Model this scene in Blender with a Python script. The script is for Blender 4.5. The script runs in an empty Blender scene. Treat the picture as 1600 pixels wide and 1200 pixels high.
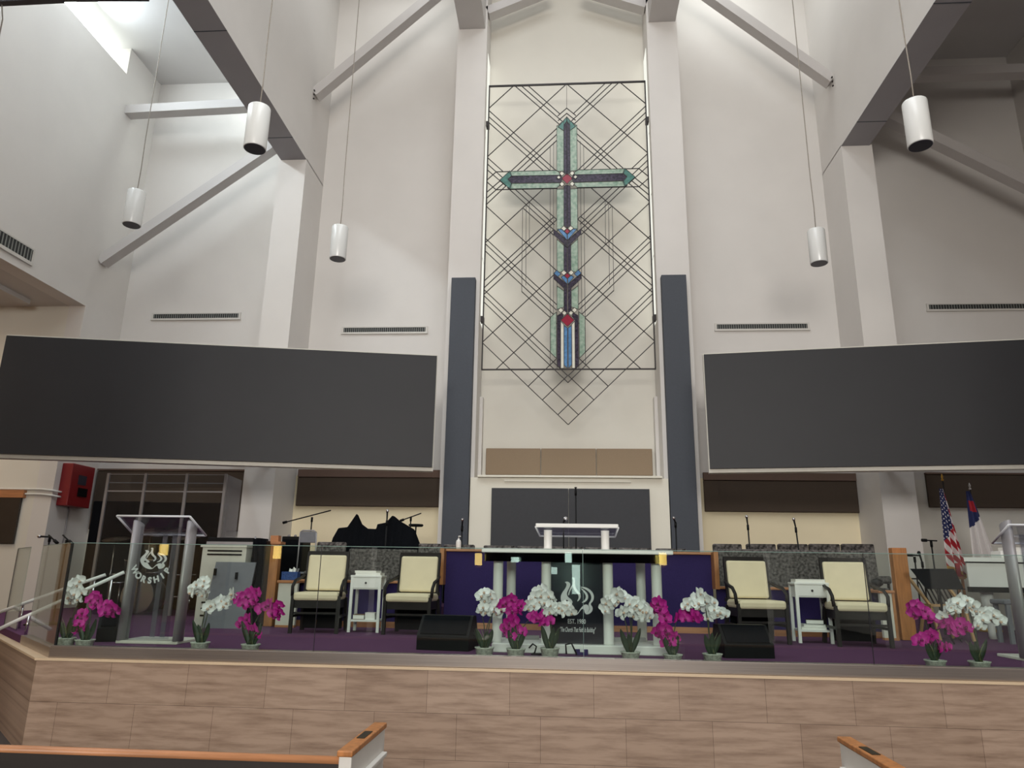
import bpy, bmesh, math, random
from mathutils import Vector, Matrix, geometry
random.seed(7)
PI = math.pi
SC = bpy.context.scene
COL = SC.collection

# ------------------------------------------------------------------ camera
FPX, PITCH, YAW, ROLL = 1127.3, .258604, .0723632, .01588      # focal length in pixels of a 1600 x 1200 frame
CAM = Vector((-0.10, 0.0, 1.65))
_f = Vector((-math.sin(YAW) * math.cos(PITCH), math.cos(YAW) * math.cos(PITCH), math.sin(PITCH)))
_r0 = Vector((math.cos(YAW), math.sin(YAW), 0)); _u0 = _r0.cross(_f)
_r = math.cos(ROLL) * _r0 + math.sin(ROLL) * _u0
_u = -math.sin(ROLL) * _r0 + math.cos(ROLL) * _u0
cam = bpy.data.objects.new('camera', bpy.data.cameras.new('camera'))
COL.objects.link(cam)
cam.data.sensor_fit = 'HORIZONTAL'; cam.data.sensor_width = 36.0
cam.data.lens = 36.0 * FPX / 1600.0
cam.data.clip_start = .05; cam.data.clip_end = 200
cam.matrix_world = Matrix(((_r.x, _u.x, -_f.x, CAM.x), (_r.y, _u.y, -_f.y, CAM.y), (_r.z, _u.z, -_f.z, CAM.z), (0, 0, 0, 1)))
SC.camera = cam

def ray(px, py):
    return _r * (px - 800) - _u * (py - 600) + _f * FPX
def at(px, py, Y):                       # the point at depth Y seen at a pixel
    d = ray(px, py); return CAM + d * ((Y - CAM.y) / d.y)
def atz(px, py, Z):
    d = ray(px, py); return CAM + d * ((Z - CAM.z) / d.z)
def atx(px, py, X):
    d = ray(px, py); return CAM + d * ((X - CAM.x) / d.x)

# ------------------------------------------------------------------ world, lights, exposure
SC.view_settings.view_transform = 'Standard'; SC.view_settings.look = 'None'
SC.view_settings.gamma = 1.0; SC.view_settings.use_curve_mapping = False
SC.view_settings.exposure = 0.0
SC.cycles.transparent_max_bounces = 32
w = bpy.data.worlds.new('world'); SC.world = w; w.use_nodes = True
w.node_tree.nodes['Background'].inputs[0].default_value = (.75, .85, 1, 1)
w.node_tree.nodes['Background'].inputs[1].default_value = .3

def area(name, loc, target, sx, sy, energy, color=(1, 1, 1), spread=180):
    l = bpy.data.lights.new(name, 'AREA'); l.shape = 'RECTANGLE'; l.size = sx; l.size_y = sy
    l.energy = energy; l.color = color; l.spread = math.radians(spread)
    o = bpy.data.objects.new(name, l); COL.objects.link(o); o.location = loc
    o.rotation_euler = (Vector(target) - Vector(loc)).to_track_quat('-Z', 'Y').to_euler()
    return o
area('nave_fill', (0, 3.0, 15.2), (0, 3.0, 0), 5.0, 12.0, 950, (.91, .965, 1))  # unseen fill light added to brighten the nave; the ceiling has no opening
area('rear_fill', (0, -13.4, 6.2), (0, 12, 2.5), 9.0, 3.8, 2350, (1.0, .955, .89))  # added frontal fill behind the camera; the rear wall has no such window
area('clerestory_light', (-9.50, 8.2, 12.42), (-6.0, 8.2, 12.2), 7.0, .5, 340, (.82, .93, 1.0))
area('aisle_skylight', (-6.7, 13.4, 12.6), (-6.5, 13.8, 0), .5, .5, 26, (.92, 1, .97))
area('bay_skylight_left', (-3.2, 12.6, 15.2), (-3.2, 12.9, 0), 2.2, 1.4, 34, (.95, 1, .98))
area('bay_skylight_right', (3.2, 12.6, 15.2), (3.2, 12.9, 0), 2.2, 1.4, 60, (.95, 1, .98))
area('side_room_light', (-11.4, 9.0, 6.2), (-11.4, 9.0, 0), 1.2, 4.0, 80, (1, .84, .64))

# ------------------------------------------------------------------ materials
def lin(c):
    return tuple((x / 255 / 12.92 if x / 255 <= .04045 else ((x / 255 + .055) / 1.055) ** 2.4) for x in c)
def mat(name, rgb, rough=.6, metal=0.0, noise=0.0, scale=20.0, stretch=(1, 1, 1), bump=0.0, spec=.5, coat=0.0, dark=None):
    m = bpy.data.materials.new(name); m.use_nodes = True
    nt = m.node_tree; b = nt.nodes['Principled BSDF']; c = lin(rgb)
    b.inputs['Base Color'].default_value = (*c, 1)
    b.inputs['Roughness'].default_value = rough; b.inputs['Metallic'].default_value = metal
    b.inputs['Specular IOR Level'].default_value = spec; b.inputs['Coat Weight'].default_value = coat
    if noise or bump:
        tc = nt.nodes.new('ShaderNodeTexCoord'); mp = nt.nodes.new('ShaderNodeMapping')
        mp.inputs['Scale'].default_value = stretch
        nz = nt.nodes.new('ShaderNodeTexNoise'); nz.inputs['Scale'].default_value = scale; nz.inputs['Detail'].default_value = 5
        nt.links.new(tc.outputs['Object'], mp.inputs[0]); nt.links.new(mp.outputs[0], nz.inputs['Vector'])
        if noise:
            cr = nt.nodes.new('ShaderNodeValToRGB')
            d = lin(dark) if dark else tuple(x * (1 - noise) for x in c)
            l = tuple(min(1, x * (1 + noise * .6)) for x in c)
            cr.color_ramp.elements[0].position = .3; cr.color_ramp.elements[1].position = .7
            cr.color_ramp.elements[0].color = (*d, 1); cr.color_ramp.elements[1].color = (*l, 1)
            nt.links.new(nz.outputs['Fac'], cr.inputs[0]); nt.links.new(cr.outputs[0], b.inputs['Base Color'])
        if bump:
            bp = nt.nodes.new('ShaderNodeBump'); bp.inputs['Strength'].default_value = bump; bp.inputs['Distance'].default_value = .01
            nt.links.new(nz.outputs['Fac'], bp.inputs['Height']); nt.links.new(bp.outputs[0], b.inputs['Normal'])
    return m
def emit(name, rgb, strength):
    m = bpy.data.materials.new(name); m.use_nodes = True; nt = m.node_tree; nt.nodes.clear()
    e = nt.nodes.new('ShaderNodeEmission'); e.inputs[0].default_value = (*lin(rgb), 1); e.inputs[1].default_value = strength
    o = nt.nodes.new('ShaderNodeOutputMaterial'); nt.links.new(e.outputs[0], o.inputs[0]); return m
def clear(name, rgb, ior=1.45, rough=.0, opaque=0.0, body=(200, 200, 200)):   # clear sheet: see-through with a mirror sheen
    m = bpy.data.materials.new(name); m.use_nodes = True; nt = m.node_tree; nt.nodes.clear()
    t = nt.nodes.new('ShaderNodeBsdfTransparent'); t.inputs[0].default_value = (*lin(rgb), 1)
    g = nt.nodes.new('ShaderNodeBsdfGlossy'); g.inputs['Roughness'].default_value = rough
    ge = nt.nodes.new('ShaderNodeNewGeometry'); dt = nt.nodes.new('ShaderNodeVectorMath'); dt.operation = 'DOT_PRODUCT'
    nt.links.new(ge.outputs['Incoming'], dt.inputs[0]); nt.links.new(ge.outputs['Normal'], dt.inputs[1])
    def mth(op, a, b):
        n = nt.nodes.new('ShaderNodeMath'); n.operation = op; n.use_clamp = True
        for i, v in enumerate((a, b)):
            if hasattr(v, 'links'): nt.links.new(v, n.inputs[i])
            elif v is not None: n.inputs[i].default_value = v
        return n.outputs[0]
    f0 = ((ior - 1) / (ior + 1)) ** 2
    ab = nt.nodes.new('ShaderNodeMath'); ab.operation = 'ABSOLUTE'; nt.links.new(dt.outputs['Value'], ab.inputs[0])
    sch = mth('ADD', mth('MULTIPLY', mth('POWER', mth('SUBTRACT', 1.0, ab.outputs[0]), 5.0), 1 - f0), f0)
    mx = nt.nodes.new('ShaderNodeMixShader'); o = nt.nodes.new('ShaderNodeOutputMaterial')
    src = t.outputs[0]
    if opaque:
        d = nt.nodes.new('ShaderNodeBsdfDiffuse'); d.inputs[0].default_value = (*lin(body), 1)
        m2 = nt.nodes.new('ShaderNodeMixShader'); m2.inputs[0].default_value = opaque
        nt.links.new(t.outputs[0], m2.inputs[1]); nt.links.new(d.outputs[0], m2.inputs[2]); src = m2.outputs[0]
    nt.links.new(sch, mx.inputs[0]); nt.links.new(src, mx.inputs[1]); nt.links.new(g.outputs[0], mx.inputs[2])
    nt.links.new(mx.outputs[0], o.inputs[0]); return m
def wood_tile():
    m = bpy.data.materials.new('stone_tile'); m.use_nodes = True; nt = m.node_tree; b = nt.nodes['Principled BSDF']
    tc = nt.nodes.new('ShaderNodeTexCoord'); sx = nt.nodes.new('ShaderNodeSeparateXYZ'); cx = nt.nodes.new('ShaderNodeCombineXYZ')
    nt.links.new(tc.outputs['Object'], sx.inputs[0])
    ad = nt.nodes.new('ShaderNodeMath'); ad.operation = 'ADD'
    nt.links.new(sx.outputs[0], ad.inputs[0]); nt.links.new(sx.outputs[1], ad.inputs[1])
    nt.links.new(ad.outputs[0], cx.inputs[0]); nt.links.new(sx.outputs[2], cx.inputs[1])
    br = nt.nodes.new('ShaderNodeTexBrick'); br.inputs['Scale'].default_value = 1.0
    br.inputs['Brick Width'].default_value = .74; br.inputs['Row Height'].default_value = .375
    br.inputs['Mortar Size'].default_value = .0022; br.inputs['Mortar Smooth'].default_value = .3; br.offset = .37
    br.inputs['Color1'].default_value = (*lin((174, 150, 132)), 1); br.inputs['Color2'].default_value = (*lin((164, 140, 122)), 1)
    br.inputs['Mortar'].default_value = (*lin((112, 92, 80)), 1)
    mpb = nt.nodes.new('ShaderNodeMapping'); mpb.inputs['Location'].default_value = (.1, .295, 0)
    nt.links.new(cx.outputs[0], mpb.inputs[0]); nt.links.new(mpb.outputs[0], br.inputs['Vector'])
    mp = nt.nodes.new('ShaderNodeMapping'); mp.inputs['Scale'].default_value = (1.6, 14, 1); nt.links.new(cx.outputs[0], mp.inputs[0])
    nz = nt.nodes.new('ShaderNodeTexNoise'); nz.inputs['Scale'].default_value = 1.3; nz.inputs['Detail'].default_value = 9; nz.inputs['Roughness'].default_value = .62
    nt.links.new(mp.outputs[0], nz.inputs['Vector'])
    cr = nt.nodes.new('ShaderNodeValToRGB'); cr.color_ramp.elements[0].position = .30; cr.color_ramp.elements[1].position = .58
    cr.color_ramp.elements[0].color = (.46, .40, .36, 1); cr.color_ramp.elements[1].color = (1, 1, 1, 1)
    nt.links.new(nz.outputs['Fac'], cr.inputs[0])
    mu = nt.nodes.new('ShaderNodeMix'); mu.data_type = 'RGBA'; mu.blend_type = 'MULTIPLY'; mu.inputs[0].default_value = .75
    nt.links.new(br.outputs[0], mu.inputs[6]); nt.links.new(cr.outputs[0], mu.inputs[7]); nt.links.new(mu.outputs[2], b.inputs['Base Color'])
    b.inputs['Roughness'].default_value = .42
    return m
M = {
    'wall': mat('warm_white_plaster', (215, 211, 207), .85, noise=.03, scale=1.2),
    'cream': mat('cream_plaster', (217, 213, 203), .85, noise=.03, scale=1.2),
    'block': mat('ivory_plaster', (234, 230, 216), .85, noise=.02, scale=1.2),
    'alcove': mat('pale_yellow_plaster', (240, 227, 194), .85, noise=.03, scale=1.2),
    'plate': mat('grey_steel_plate', (150, 147, 150), .6, noise=.03, scale=2),
    'ceil': mat('ceiling_plaster', (205, 203, 202), .9, noise=.03, scale=1.0),
    'beam': mat('painted_steel', (196, 192, 190), .6, noise=.02, scale=2),
    'carpet': mat('purple_carpet', (96, 64, 92), .95, noise=.25, scale=160, bump=.3, spec=.05),
    'dcarpet': mat('grey_carpet', (70, 62, 60), .95, noise=.2, scale=120),
    'tile': wood_tile(),
    'nosing': mat('light_nosing', (214, 190, 160), .4, noise=.06, scale=6, stretch=(.4, 3, 3)),
    'steel': mat('brushed_steel', (176, 166, 160), .3, .9, noise=.12, scale=4, stretch=(.3, 3, 40)),
    'oak': mat('honey_oak', (176, 116, 66), .45, noise=.28, scale=5, stretch=(7, 7, .8)),
    'oakx': mat('honey_oak_rail', (178, 122, 82), .42, noise=.22, scale=5, stretch=(.6, 8, 8)),
    'purple': mat('purple_fabric', (56, 46, 92), .9, noise=.12, scale=60, spec=.05),
    'screen': mat('charcoal_screen_cloth', (43, 43, 46), .5, noise=.04, scale=3, spec=.3),
    'dpanel': mat('slate_panel_cloth', (72, 76, 84), .8, noise=.05, scale=30),
    'bpanel': mat('black_panel_cloth', (64, 65, 69), .8, noise=.05, scale=20),
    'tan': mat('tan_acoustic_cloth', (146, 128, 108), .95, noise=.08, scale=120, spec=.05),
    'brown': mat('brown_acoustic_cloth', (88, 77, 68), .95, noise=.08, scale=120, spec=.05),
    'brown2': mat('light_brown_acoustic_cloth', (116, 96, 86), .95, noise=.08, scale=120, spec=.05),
    'tweed': mat('grey_tweed', (104, 100, 98), .95, noise=.7, scale=26, dark=(44, 42, 41), spec=.1),
    'vinyl': mat('cream_vinyl', (226, 211, 180), .5, noise=.05, scale=8),
    'dwood': mat('dark_espresso_wood', (38, 33, 33), .45, noise=.2, scale=8, spec=.2),
    'white': mat('white_paint', (228, 228, 224), .4, noise=.02, scale=5),
    'lampw': mat('white_enamel', (226, 227, 225), .25, spec=.6),
    'black': mat('black_plastic', (17, 17, 19), .5, noise=.1, scale=30, spec=.15),
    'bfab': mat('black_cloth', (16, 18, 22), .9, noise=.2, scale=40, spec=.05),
    'bmetal': mat('black_metal', (18, 18, 20), .45, .1, noise=.1, scale=20, spec=.2),
    'chrome': mat('chrome', (205, 205, 208), .18, 1.0, noise=.04, scale=9),
    'grey': mat('grey_metal', (150, 148, 150), .45, .35, noise=.05, scale=12),
    'lgrey': mat('grey_anodised_column', (158, 154, 156), .4, .25, noise=.05, scale=4, stretch=(6, 6, .5)),
    'gpanel': mat('grey_board', (112, 114, 120), .7, noise=.08, scale=14),
    'cabw': mat('off_white_cabinet', (206, 203, 192), .5, noise=.04, scale=8),
    'lens': mat('dark_baffle', (52, 50, 62), .35, noise=.1, scale=30),
    'cord': mat('grey_cord', (150, 142, 132), .7, noise=.2, scale=60),
    'red': mat('red_enamel', (128, 24, 30), .4, noise=.08, scale=6),
    'iron': mat('dark_lead', (48, 44, 44), .5, .5, noise=.1, scale=20),
    'vent': mat('dark_vent', (40, 42, 42), .6, noise=.1, scale=40),
    'slat': mat('vent_slat', (132, 134, 130), .5, noise=.1, scale=20),
    'ventf': mat('vent_white', (204, 200, 194), .5, noise=.03, scale=20),
    'gviolet': mat('violet_glass', (60, 52, 68), .25, noise=.95, scale=30, bump=.3, dark=(22, 20, 30), spec=.15),
    'gteal': mat('pale_green_glass', (168, 182, 168), .25, noise=.12, scale=14, dark=(118, 146, 128), spec=.15),
    'gteal2': mat('deep_teal_glass', (84, 128, 120), .2, noise=.3, scale=14, spec=.15),
    'gred': mat('red_glass', (150, 46, 66), .2, noise=.15, scale=20, spec=.15),
    'gblue': mat('blue_glass', (92, 136, 182), .2, noise=.3, scale=22, spec=.15),
    'gclear': mat('milky_glass', (222, 220, 206), .2, noise=.08, scale=10, spec=.15),
    'petalw': mat('white_petal', (238, 236, 238), .55, noise=.04, scale=40),
    'petalm': mat('magenta_petal', (196, 30, 150), .55, noise=.22, scale=30),
    'lip': mat('yellow_pink_lip', (226, 190, 170), .5, noise=.3, scale=80),
    'lipm': mat('dark_magenta_lip', (130, 16, 90), .5, noise=.3, scale=80),
    'leaf': mat('dark_leaf', (44, 58, 42), .45, noise=.2, scale=14),
    'spike': mat('pale_green_spike', (112, 116, 84), .6, noise=.2, scale=20),
    'stem': mat('green_stem', (66, 72, 50), .6, noise=.2, scale=20),
    'pot': mat('grey_woven_pot', (186, 188, 178), .8, noise=.4, scale=46, bump=.6),
    'soil': mat('moss', (70, 66, 50), .95, noise=.3, scale=60),
    'paper': mat('white_paper', (232, 230, 224), .7, noise=.03, scale=20),
    'brownbox': mat('brown_box', (120, 92, 64), .7, noise=.1, scale=20),
    'bluebox': mat('blue_patterned_box', (44, 80, 142), .6, noise=.5, scale=70, dark=(18, 36, 84)),
    'fgred': mat('flag_red', (168, 34, 48), .8, noise=.08, scale=30),
    'fgwhite': mat('flag_white', (226, 222, 222), .8, noise=.04, scale=30),
    'fgblue': mat('flag_blue', (40, 48, 96), .8, noise=.1, scale=30),
    'gold': mat('gold_fringe', (196, 150, 62), .5, .4, noise=.15, scale=60),
    'glass': clear('clear_glass', (242, 248, 245), 1.42),
    'gedge': mat('glass_edge', (120, 146, 140), .2, noise=.1, scale=10),
    'bedge': mat('black_gasket', (24, 26, 28), .4, noise=.1, scale=10),
    'acryl': clear('clear_acrylic', (240, 241, 243), 1.3, .02),
    'acryl2': clear('hazy_acrylic', (226, 226, 230), 1.4, .05, .22, (170, 168, 174)),
    'acedge': mat('bright_acrylic_edge', (214, 216, 220), .3, noise=.03, scale=10),
    'smoke': clear('smoked_acrylic', (96, 96, 102), 1.45, .02),
    'navy': mat('gloss_navy_panel', (30, 29, 40), .12, noise=.1, scale=5),
    'logo': mat('frosted_white', (205, 206, 208), .6, noise=.03, scale=20),
    'day': emit('daylight_pane', (244, 252, 246), 4.0),
    'doorday': emit('door_daylight', (225, 250, 240), 10.0),
    'cove': emit('cove_glow', (252, 252, 240), 1.0),
    'lampglow': emit('warm_lamp_glow', (255, 214, 120), 15.0),
    'door': mat('dark_door_glass', (46, 40, 36), .25, noise=.1, scale=5),
    'pewdark': mat('dark_pew_back', (40, 34, 32), .6, noise=.15, scale=8, stretch=(.4, 5, 5)),
    'pewwhite': mat('pew_end_white', (214, 211, 206), .5, noise=.03, scale=8),
    'plaque': mat('bronze_plaque', (62, 54, 40), .4, .6, noise=.3, scale=90),
    'brass': mat('brass', (178, 146, 84), .35, .9, noise=.08, scale=20),
    'warmwood': mat('warm_wood_panelling', (186, 148, 104), .5, noise=.2, scale=3, stretch=(1, 1, .2)),
}

# ------------------------------------------------------------------ mesh helpers
INV = {}
class MB:
    def __init__(s): s.bm = bmesh.new(); s.mi = 0
    def _mi(s, faces):
        for f in faces: f.material_index = s.mi
    def face(s, pts):
        f = s.bm.faces.new([s.bm.verts.new(p) for p in pts]); f.material_index = s.mi; return s
    def box(s, c, d, R=None, bev=0.0):
        r = bmesh.ops.create_cube(s.bm, size=1.0)
        vs = r['verts']; m = Matrix.Translation(Vector(c)) @ (R.to_4x4() if R is not None else Matrix.Identity(4)) @ Matrix.Diagonal((*d, 1))
        bmesh.ops.transform(s.bm, matrix=m, verts=vs)
        fs = set(f for v in vs for f in v.link_faces); s._mi(fs)
        if bev:
            es = list(set(e for v in vs for e in v.link_edges))
            r2 = bmesh.ops.bevel(s.bm, geom=es, offset=bev, segments=2, affect='EDGES', profile=.5); s._mi(r2['faces'])
        return s
    def span(s, a, b, bev=0.0):                    # box from corner a to corner b
        a, b = Vector(a), Vector(b)
        return s.box((a + b) / 2, [abs(x) for x in (b - a)], bev=bev)
    def bar(s, a, b, w_, h_, up=(0, 0, 1), ext=0.0):  # rectangular bar between two points
        a, b = Vector(a), Vector(b); z = (b - a); L = z.length; z.normalize()
        x = Vector(up).cross(z)
        if x.length < 1e-4: x = Vector((1, 0, 0)).cross(z)
        x.normalize(); y = z.cross(x)
        R = Matrix((x, y, z)).transposed()
        return s.box((a + b) / 2, (w_, h_, L + 2 * ext), R)
    def tube(s, pts, r, n=10, cap=True):
        pts = [Vector(p) for p in pts]; rs = r if isinstance(r, (list, tuple)) else [r] * len(pts)
        rings = []; prev = None
        for i, p in enumerate(pts):
            t = (pts[min(i + 1, len(pts) - 1)] - pts[max(i - 1, 0)]).normalized()
            if prev is None:
                prev = t.orthogonal().normalized()
            x = (prev - t * prev.dot(t))
            x = x.normalized() if x.length > 1e-5 else t.orthogonal().normalized()
            prev = x; y = t.cross(x)
            rings.append([s.bm.verts.new(p + (x * math.cos(2 * PI * k / n) + y * math.sin(2 * PI * k / n)) * rs[i]) for k in range(n)])
        for a, b in zip(rings, rings[1:]):
            for k in range(n):
                f = s.bm.faces.new((a[k], a[(k + 1) % n], b[(k + 1) % n], b[k])); f.material_index = s.mi; f.smooth = True
        if cap:
            for ring in (rings[0][::-1], rings[-1]):
                f = s.bm.faces.new(ring); f.material_index = s.mi
        return s
    def lathe(s, prof, c=(0, 0, 0), n=24, sx=1.0, sy=1.0, R=None):   # profile of (radius, z)
        c = Vector(c); rings = []
        for r, z in prof:
            ring = []
            for k in range(n):
                p = Vector((r * sx * math.cos(2 * PI * k / n), r * sy * math.sin(2 * PI * k / n), z))
                if R is not None: p = R @ p
                ring.append(s.bm.verts.new(c + p))
            rings.append(ring)
        for a, b in zip(rings, rings[1:]):
            for k in range(n):
                f = s.bm.faces.new((a[k], a[(k + 1) % n], b[(k + 1) % n], b[k])); f.material_index = s.mi; f.smooth = True
        for ring in (rings[0][::-1], rings[-1]):
            f = s.bm.faces.new(ring); f.material_index = s.mi
        return s
    def prism(s, poly, d):                          # polygon (3D points) pushed along d
        d = Vector(d); A = [s.bm.verts.new(Vector(p)) for p in poly]; B = [s.bm.verts.new(Vector(p) + d) for p in poly]
        tri = geometry.tessellate_polygon([[Vector(p) for p in poly]])
        fs = []
        for t in tri:
            for vs, fl in ((A, 0), (B, 1)):
                try: fs.append(s.bm.faces.new([vs[i] for i in (t if fl else t[::-1])]))
                except ValueError: pass
        n = len(A)
        for i in range(n):
            fs.append(s.bm.faces.new((A[i], A[(i + 1) % n], B[(i + 1) % n], B[i])))
        s._mi(fs); return s
    def grid(s, fn, nu, nv, thick=0.0, smooth=True, mfn=None):
        vs = [[s.bm.verts.new(fn(i / nu, j / nv)) for j in range(nv + 1)] for i in range(nu + 1)]
        for i in range(nu):
            for j in range(nv):
                f = s.bm.faces.new((vs[i][j], vs[i + 1][j], vs[i + 1][j + 1], vs[i][j + 1])); f.smooth = smooth
                f.material_index = mfn((i + .5) / nu, (j + .5) / nv) if mfn else s.mi
        return s
    def build(s, name, mats, parent=None, label=None, recalc=True, smooth=None):
        if recalc: bmesh.ops.recalc_face_normals(s.bm, faces=s.bm.faces[:])
        me = bpy.data.meshes.new(name)
        if parent is not None: bmesh.ops.transform(s.bm, matrix=INV[parent.name], verts=s.bm.verts[:])
        s.bm.to_mesh(me); s.bm.free()
        for m in (mats if isinstance(mats, (list, tuple)) else [mats]): me.materials.append(m)
        if smooth:
            for p in me.polygons: p.use_smooth = True
        o = bpy.data.objects.new(name, me); COL.objects.link(o)
        if parent is not None: o.parent = parent; INV[o.name] = INV[parent.name]
        else: INV[o.name] = Matrix.Identity(4)
        if label: o['label'] = label
        return o
def tag(o, label, cat, group=None, kind=None):
    o['label'] = label; o['category'] = cat
    if group: o['group'] = group
    if kind: o['kind'] = kind
    return o
def thing(name, label, cat, loc=(0, 0, 0), group=None, rz=0.0):
    o = bpy.data.objects.new(name, None); COL.objects.link(o); o.empty_display_size = .1
    o.location = loc; o.rotation_euler = (0, 0, rz)
    INV[o.name] = (Matrix.Translation(Vector(loc)) @ Matrix.Rotation(rz, 4, 'Z')).inverted()
    return tag(o, label, cat, group)
def struct(name, mb, m):
    o = mb.build(name, m); o['kind'] = 'structure'; return o
def kids(o): return [c for c in bpy.data.objects if c.parent == o]
def copy_tree(o, parent=None):
    c = o.copy(); COL.objects.link(c); c.parent = parent
    for ch in kids(o): copy_tree(ch, c)
    return c
def place(proto, first, loc, rz, label, group=None):
    o = proto if first else copy_tree(proto)
    o.location = loc; o.rotation_euler = (0, 0, rz); o['label'] = label
    if group: o['group'] = group
    return o
def smooth_poly(p, it=2):
    for _ in range(it):
        q = []
        for i in range(len(p)):
            a, b = p[i], p[(i + 1) % len(p)]
            q.append((a[0] * .75 + b[0] * .25, a[1] * .75 + b[1] * .25)); q.append((a[0] * .25 + b[0] * .75, a[1] * .25 + b[1] * .75))
        p = q
    return p
def Rz(a): return Matrix.Rotation(a, 3, 'Z')
def Rx(a): return Matrix.Rotation(a, 3, 'X')
def Ry(a): return Matrix.Rotation(a, 3, 'Y')

# ------------------------------------------------------------------ dimensions of the room
ZS = 0.91          # stage floor
YC, YB = 13.0, 14.08    # front of the columns, back wall
XP, XQ = 5.41, 5.95     # arcade wall
XL = 9.56               # side walls
ZC, ZA, ZN = 12.73, 9.95, 15.5
YR = -14.0

# ------------------------------------------------------------------ setting
struct('floor', MB().span((-13.2, YR, -.1), (XL + .1, YB + .4, 0)), M['dcarpet'])
STG = [(-4.96, 6.94), (XL, 6.94), (XL, YB), (-XL, YB), (-XL, 11.52)]
struct('floor_stage', MB().prism([(x, y, .02) for x, y in STG], (0, 0, ZS - .02)), M['carpet'])
s = MB().span((-5.01, 6.86, .0), (XL, 6.935, .83))
struct('wall_stage_front', s, M['tile'])
s = MB().prism([(-5.01, 6.86, 0), (-4.96, 6.94, 0), (-9.53, 11.51, 0), (-9.56, 11.42, 0)], (0, 0, .83))
struct('wall_stage_left', s, M['tile'])
s = MB().span((-5.02, 6.845, .812), (XL, 6.93, .832))
s.prism([(-5.02, 6.85, .812), (-4.95, 6.93, .812), (-9.50, 11.48, .812), (-9.56, 11.39, .812)], (0, 0, .02))
struct('trim_stage_nosing', s, M['nosing'])
s = MB().span((-4.92, 6.89, .832), (XL, 6.99, .94), bev=.008)
struct('trim_glass_channel', s, M['steel'])
s = MB().prism([(-4.92, 6.89, .832), (-4.88, 6.97, .832), (-6.02, 8.11, .832), (-6.09, 8.05, .832)], (0, 0, .09))
struct('trim_wing_channel', s, M['steel'])
for sg, nm in ((-1, 'left'), (1, 'right')):
    # back wall of nave bay and aisle (one plane), arcade wall, post, niche column
    struct('wall_back_' + nm, MB().span((sg * 1.72, YB, 0), (sg * (XL + .3), YB + .3, ZN)), M['wall'])
    struct('wall_arcade_' + nm, MB().span((sg * XP, YR, ZA), (sg * XQ, YB, ZN)), M['wall'])
    struct('pillar_aisle_' + nm, MB().span((sg * XP, YC, 0), (sg * 6.0, YB, ZA + .02)), M['wall'])
    struct('pillar_niche_' + nm, MB().span((sg * 1.70, YC, 0), (sg * 2.33, YB, ZN)), M['wall'])
    struct('beam_ridge_' + nm, MB().span((sg * 1.74, 3.0, 13.03), (sg * 2.30, YC + .05, 13.9)), M['beam'])
    struct('ceiling_aisle_' + nm, MB().span((sg * XQ, YR, ZC), (sg * (XL + .4), YB, ZC + .2)), M['ceil'])
    for k, y in enumerate((4.22, .40, -7.0)):
        struct('pillar_nave_%s_%d' % (nm, k + 1), MB().span((sg * XP, y, 0), (sg * 6.0, y + .6, ZA + .02)), M['wall'])
# faint seams across the beam undersides
s = MB()
for y in (9.3, 12.2): s.span((-XQ, y, ZA - .006), (-XP, y + .02, ZA + .01)); s.span((XP, y, ZA - .006), (XQ, y + .02, ZA + .01))
struct('trim_beam_seams', s, M['dpanel'])
for sg, nm in ((-1, 'left'), (1, 'right')):
    struct('trim_beam_plate_' + nm, MB().span((sg * XP, YR, ZA - .003), (sg * XQ, YC, ZA + .001)), M['plate'])
for sg, nm in ((-1, 'left'), (1, 'right')):
    struct('wall_alcove_' + nm, MB().span((sg * 2.33, YB - .012, ZS), (sg * XP, YB, 3.5)), M['alcove'])
    struct('wall_aisle_alcove_' + nm, MB().span((sg * 6.0, YB - .012, ZS), (sg * XL, YB, 3.5)), M['cream'])
struct('ceiling_nave', MB().span((-XP, YR, ZN), (XP, YB + .3, ZN + .2)), M['ceil'])
struct('wall_niche', MB().span((-1.9, 13.72, 0), (1.9, 14.0, ZN)), M['cream'])
struct('wall_right', MB().span((XL, YR, 0), (XL + .3, YB, ZC + .2)), M['wall'])
struct('wall_rear_dark_sheet', MB().span((-13, YR - .01, 0), (XL, YR + .008, 4.2)), M['dwood'])  # unseen dark sheet added so the glass parapet mirrors less haze
struct('wall_rear', MB().span((-13, YR - .3, 0), (XL + .3, YR, ZN)), M['wall'])
# left wall hangs over a side room
struct('wall_left', MB().span((-XL - .34, YR, 6.69), (-XL, 12.86, 12.07)), M['wall'])
struct('wall_left_end', MB().span((-XL - .34, 12.86, 0), (-XL, YB, ZC)), M['wall'])
struct('wall_side_room_end', MB().span((-13.0, 12.86, 0), (-XL - .34, 13.2, 6.7)), M['cream'])
struct('wall_side_room', MB().span((-13.2, YR, 0), (-13.0, 13.2, 6.9)), M['warmwood'])
s = MB().span((-13.2, YR, 6.69), (-XL - .34, 12.86, 6.89))
for x in (-10.6, -11.3, -12.0): s.span((x, YR, 6.6), (x + .16, 12.5, 6.69))
struct('ceiling_side_room', s, M['beam'])
struct('window_1', MB().span((-XL - .40, 3.5, 12.07), (-XL - .34, 12.86, ZC)), M['day'])
# glowing slots in the niche sides
for k, sg in enumerate((-1, 1)):
    s = MB()
    for z0, z1 in ((6.4, 7.75), (7.8, 9.1), (9.15, 10.5), (10.55, 12.6)):
        s.span((sg * 1.692, 13.25, z0), (sg * 1.703, 13.68, z1))
    struct('window_%d' % (k + 2), s, M['cove'])
    struct('trim_niche_jamb_%d' % (k + 1), MB().span((sg * 1.64, 13.5, ZS), (sg * 1.70, 13.72, 4.98)), M['wall'])
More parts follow.
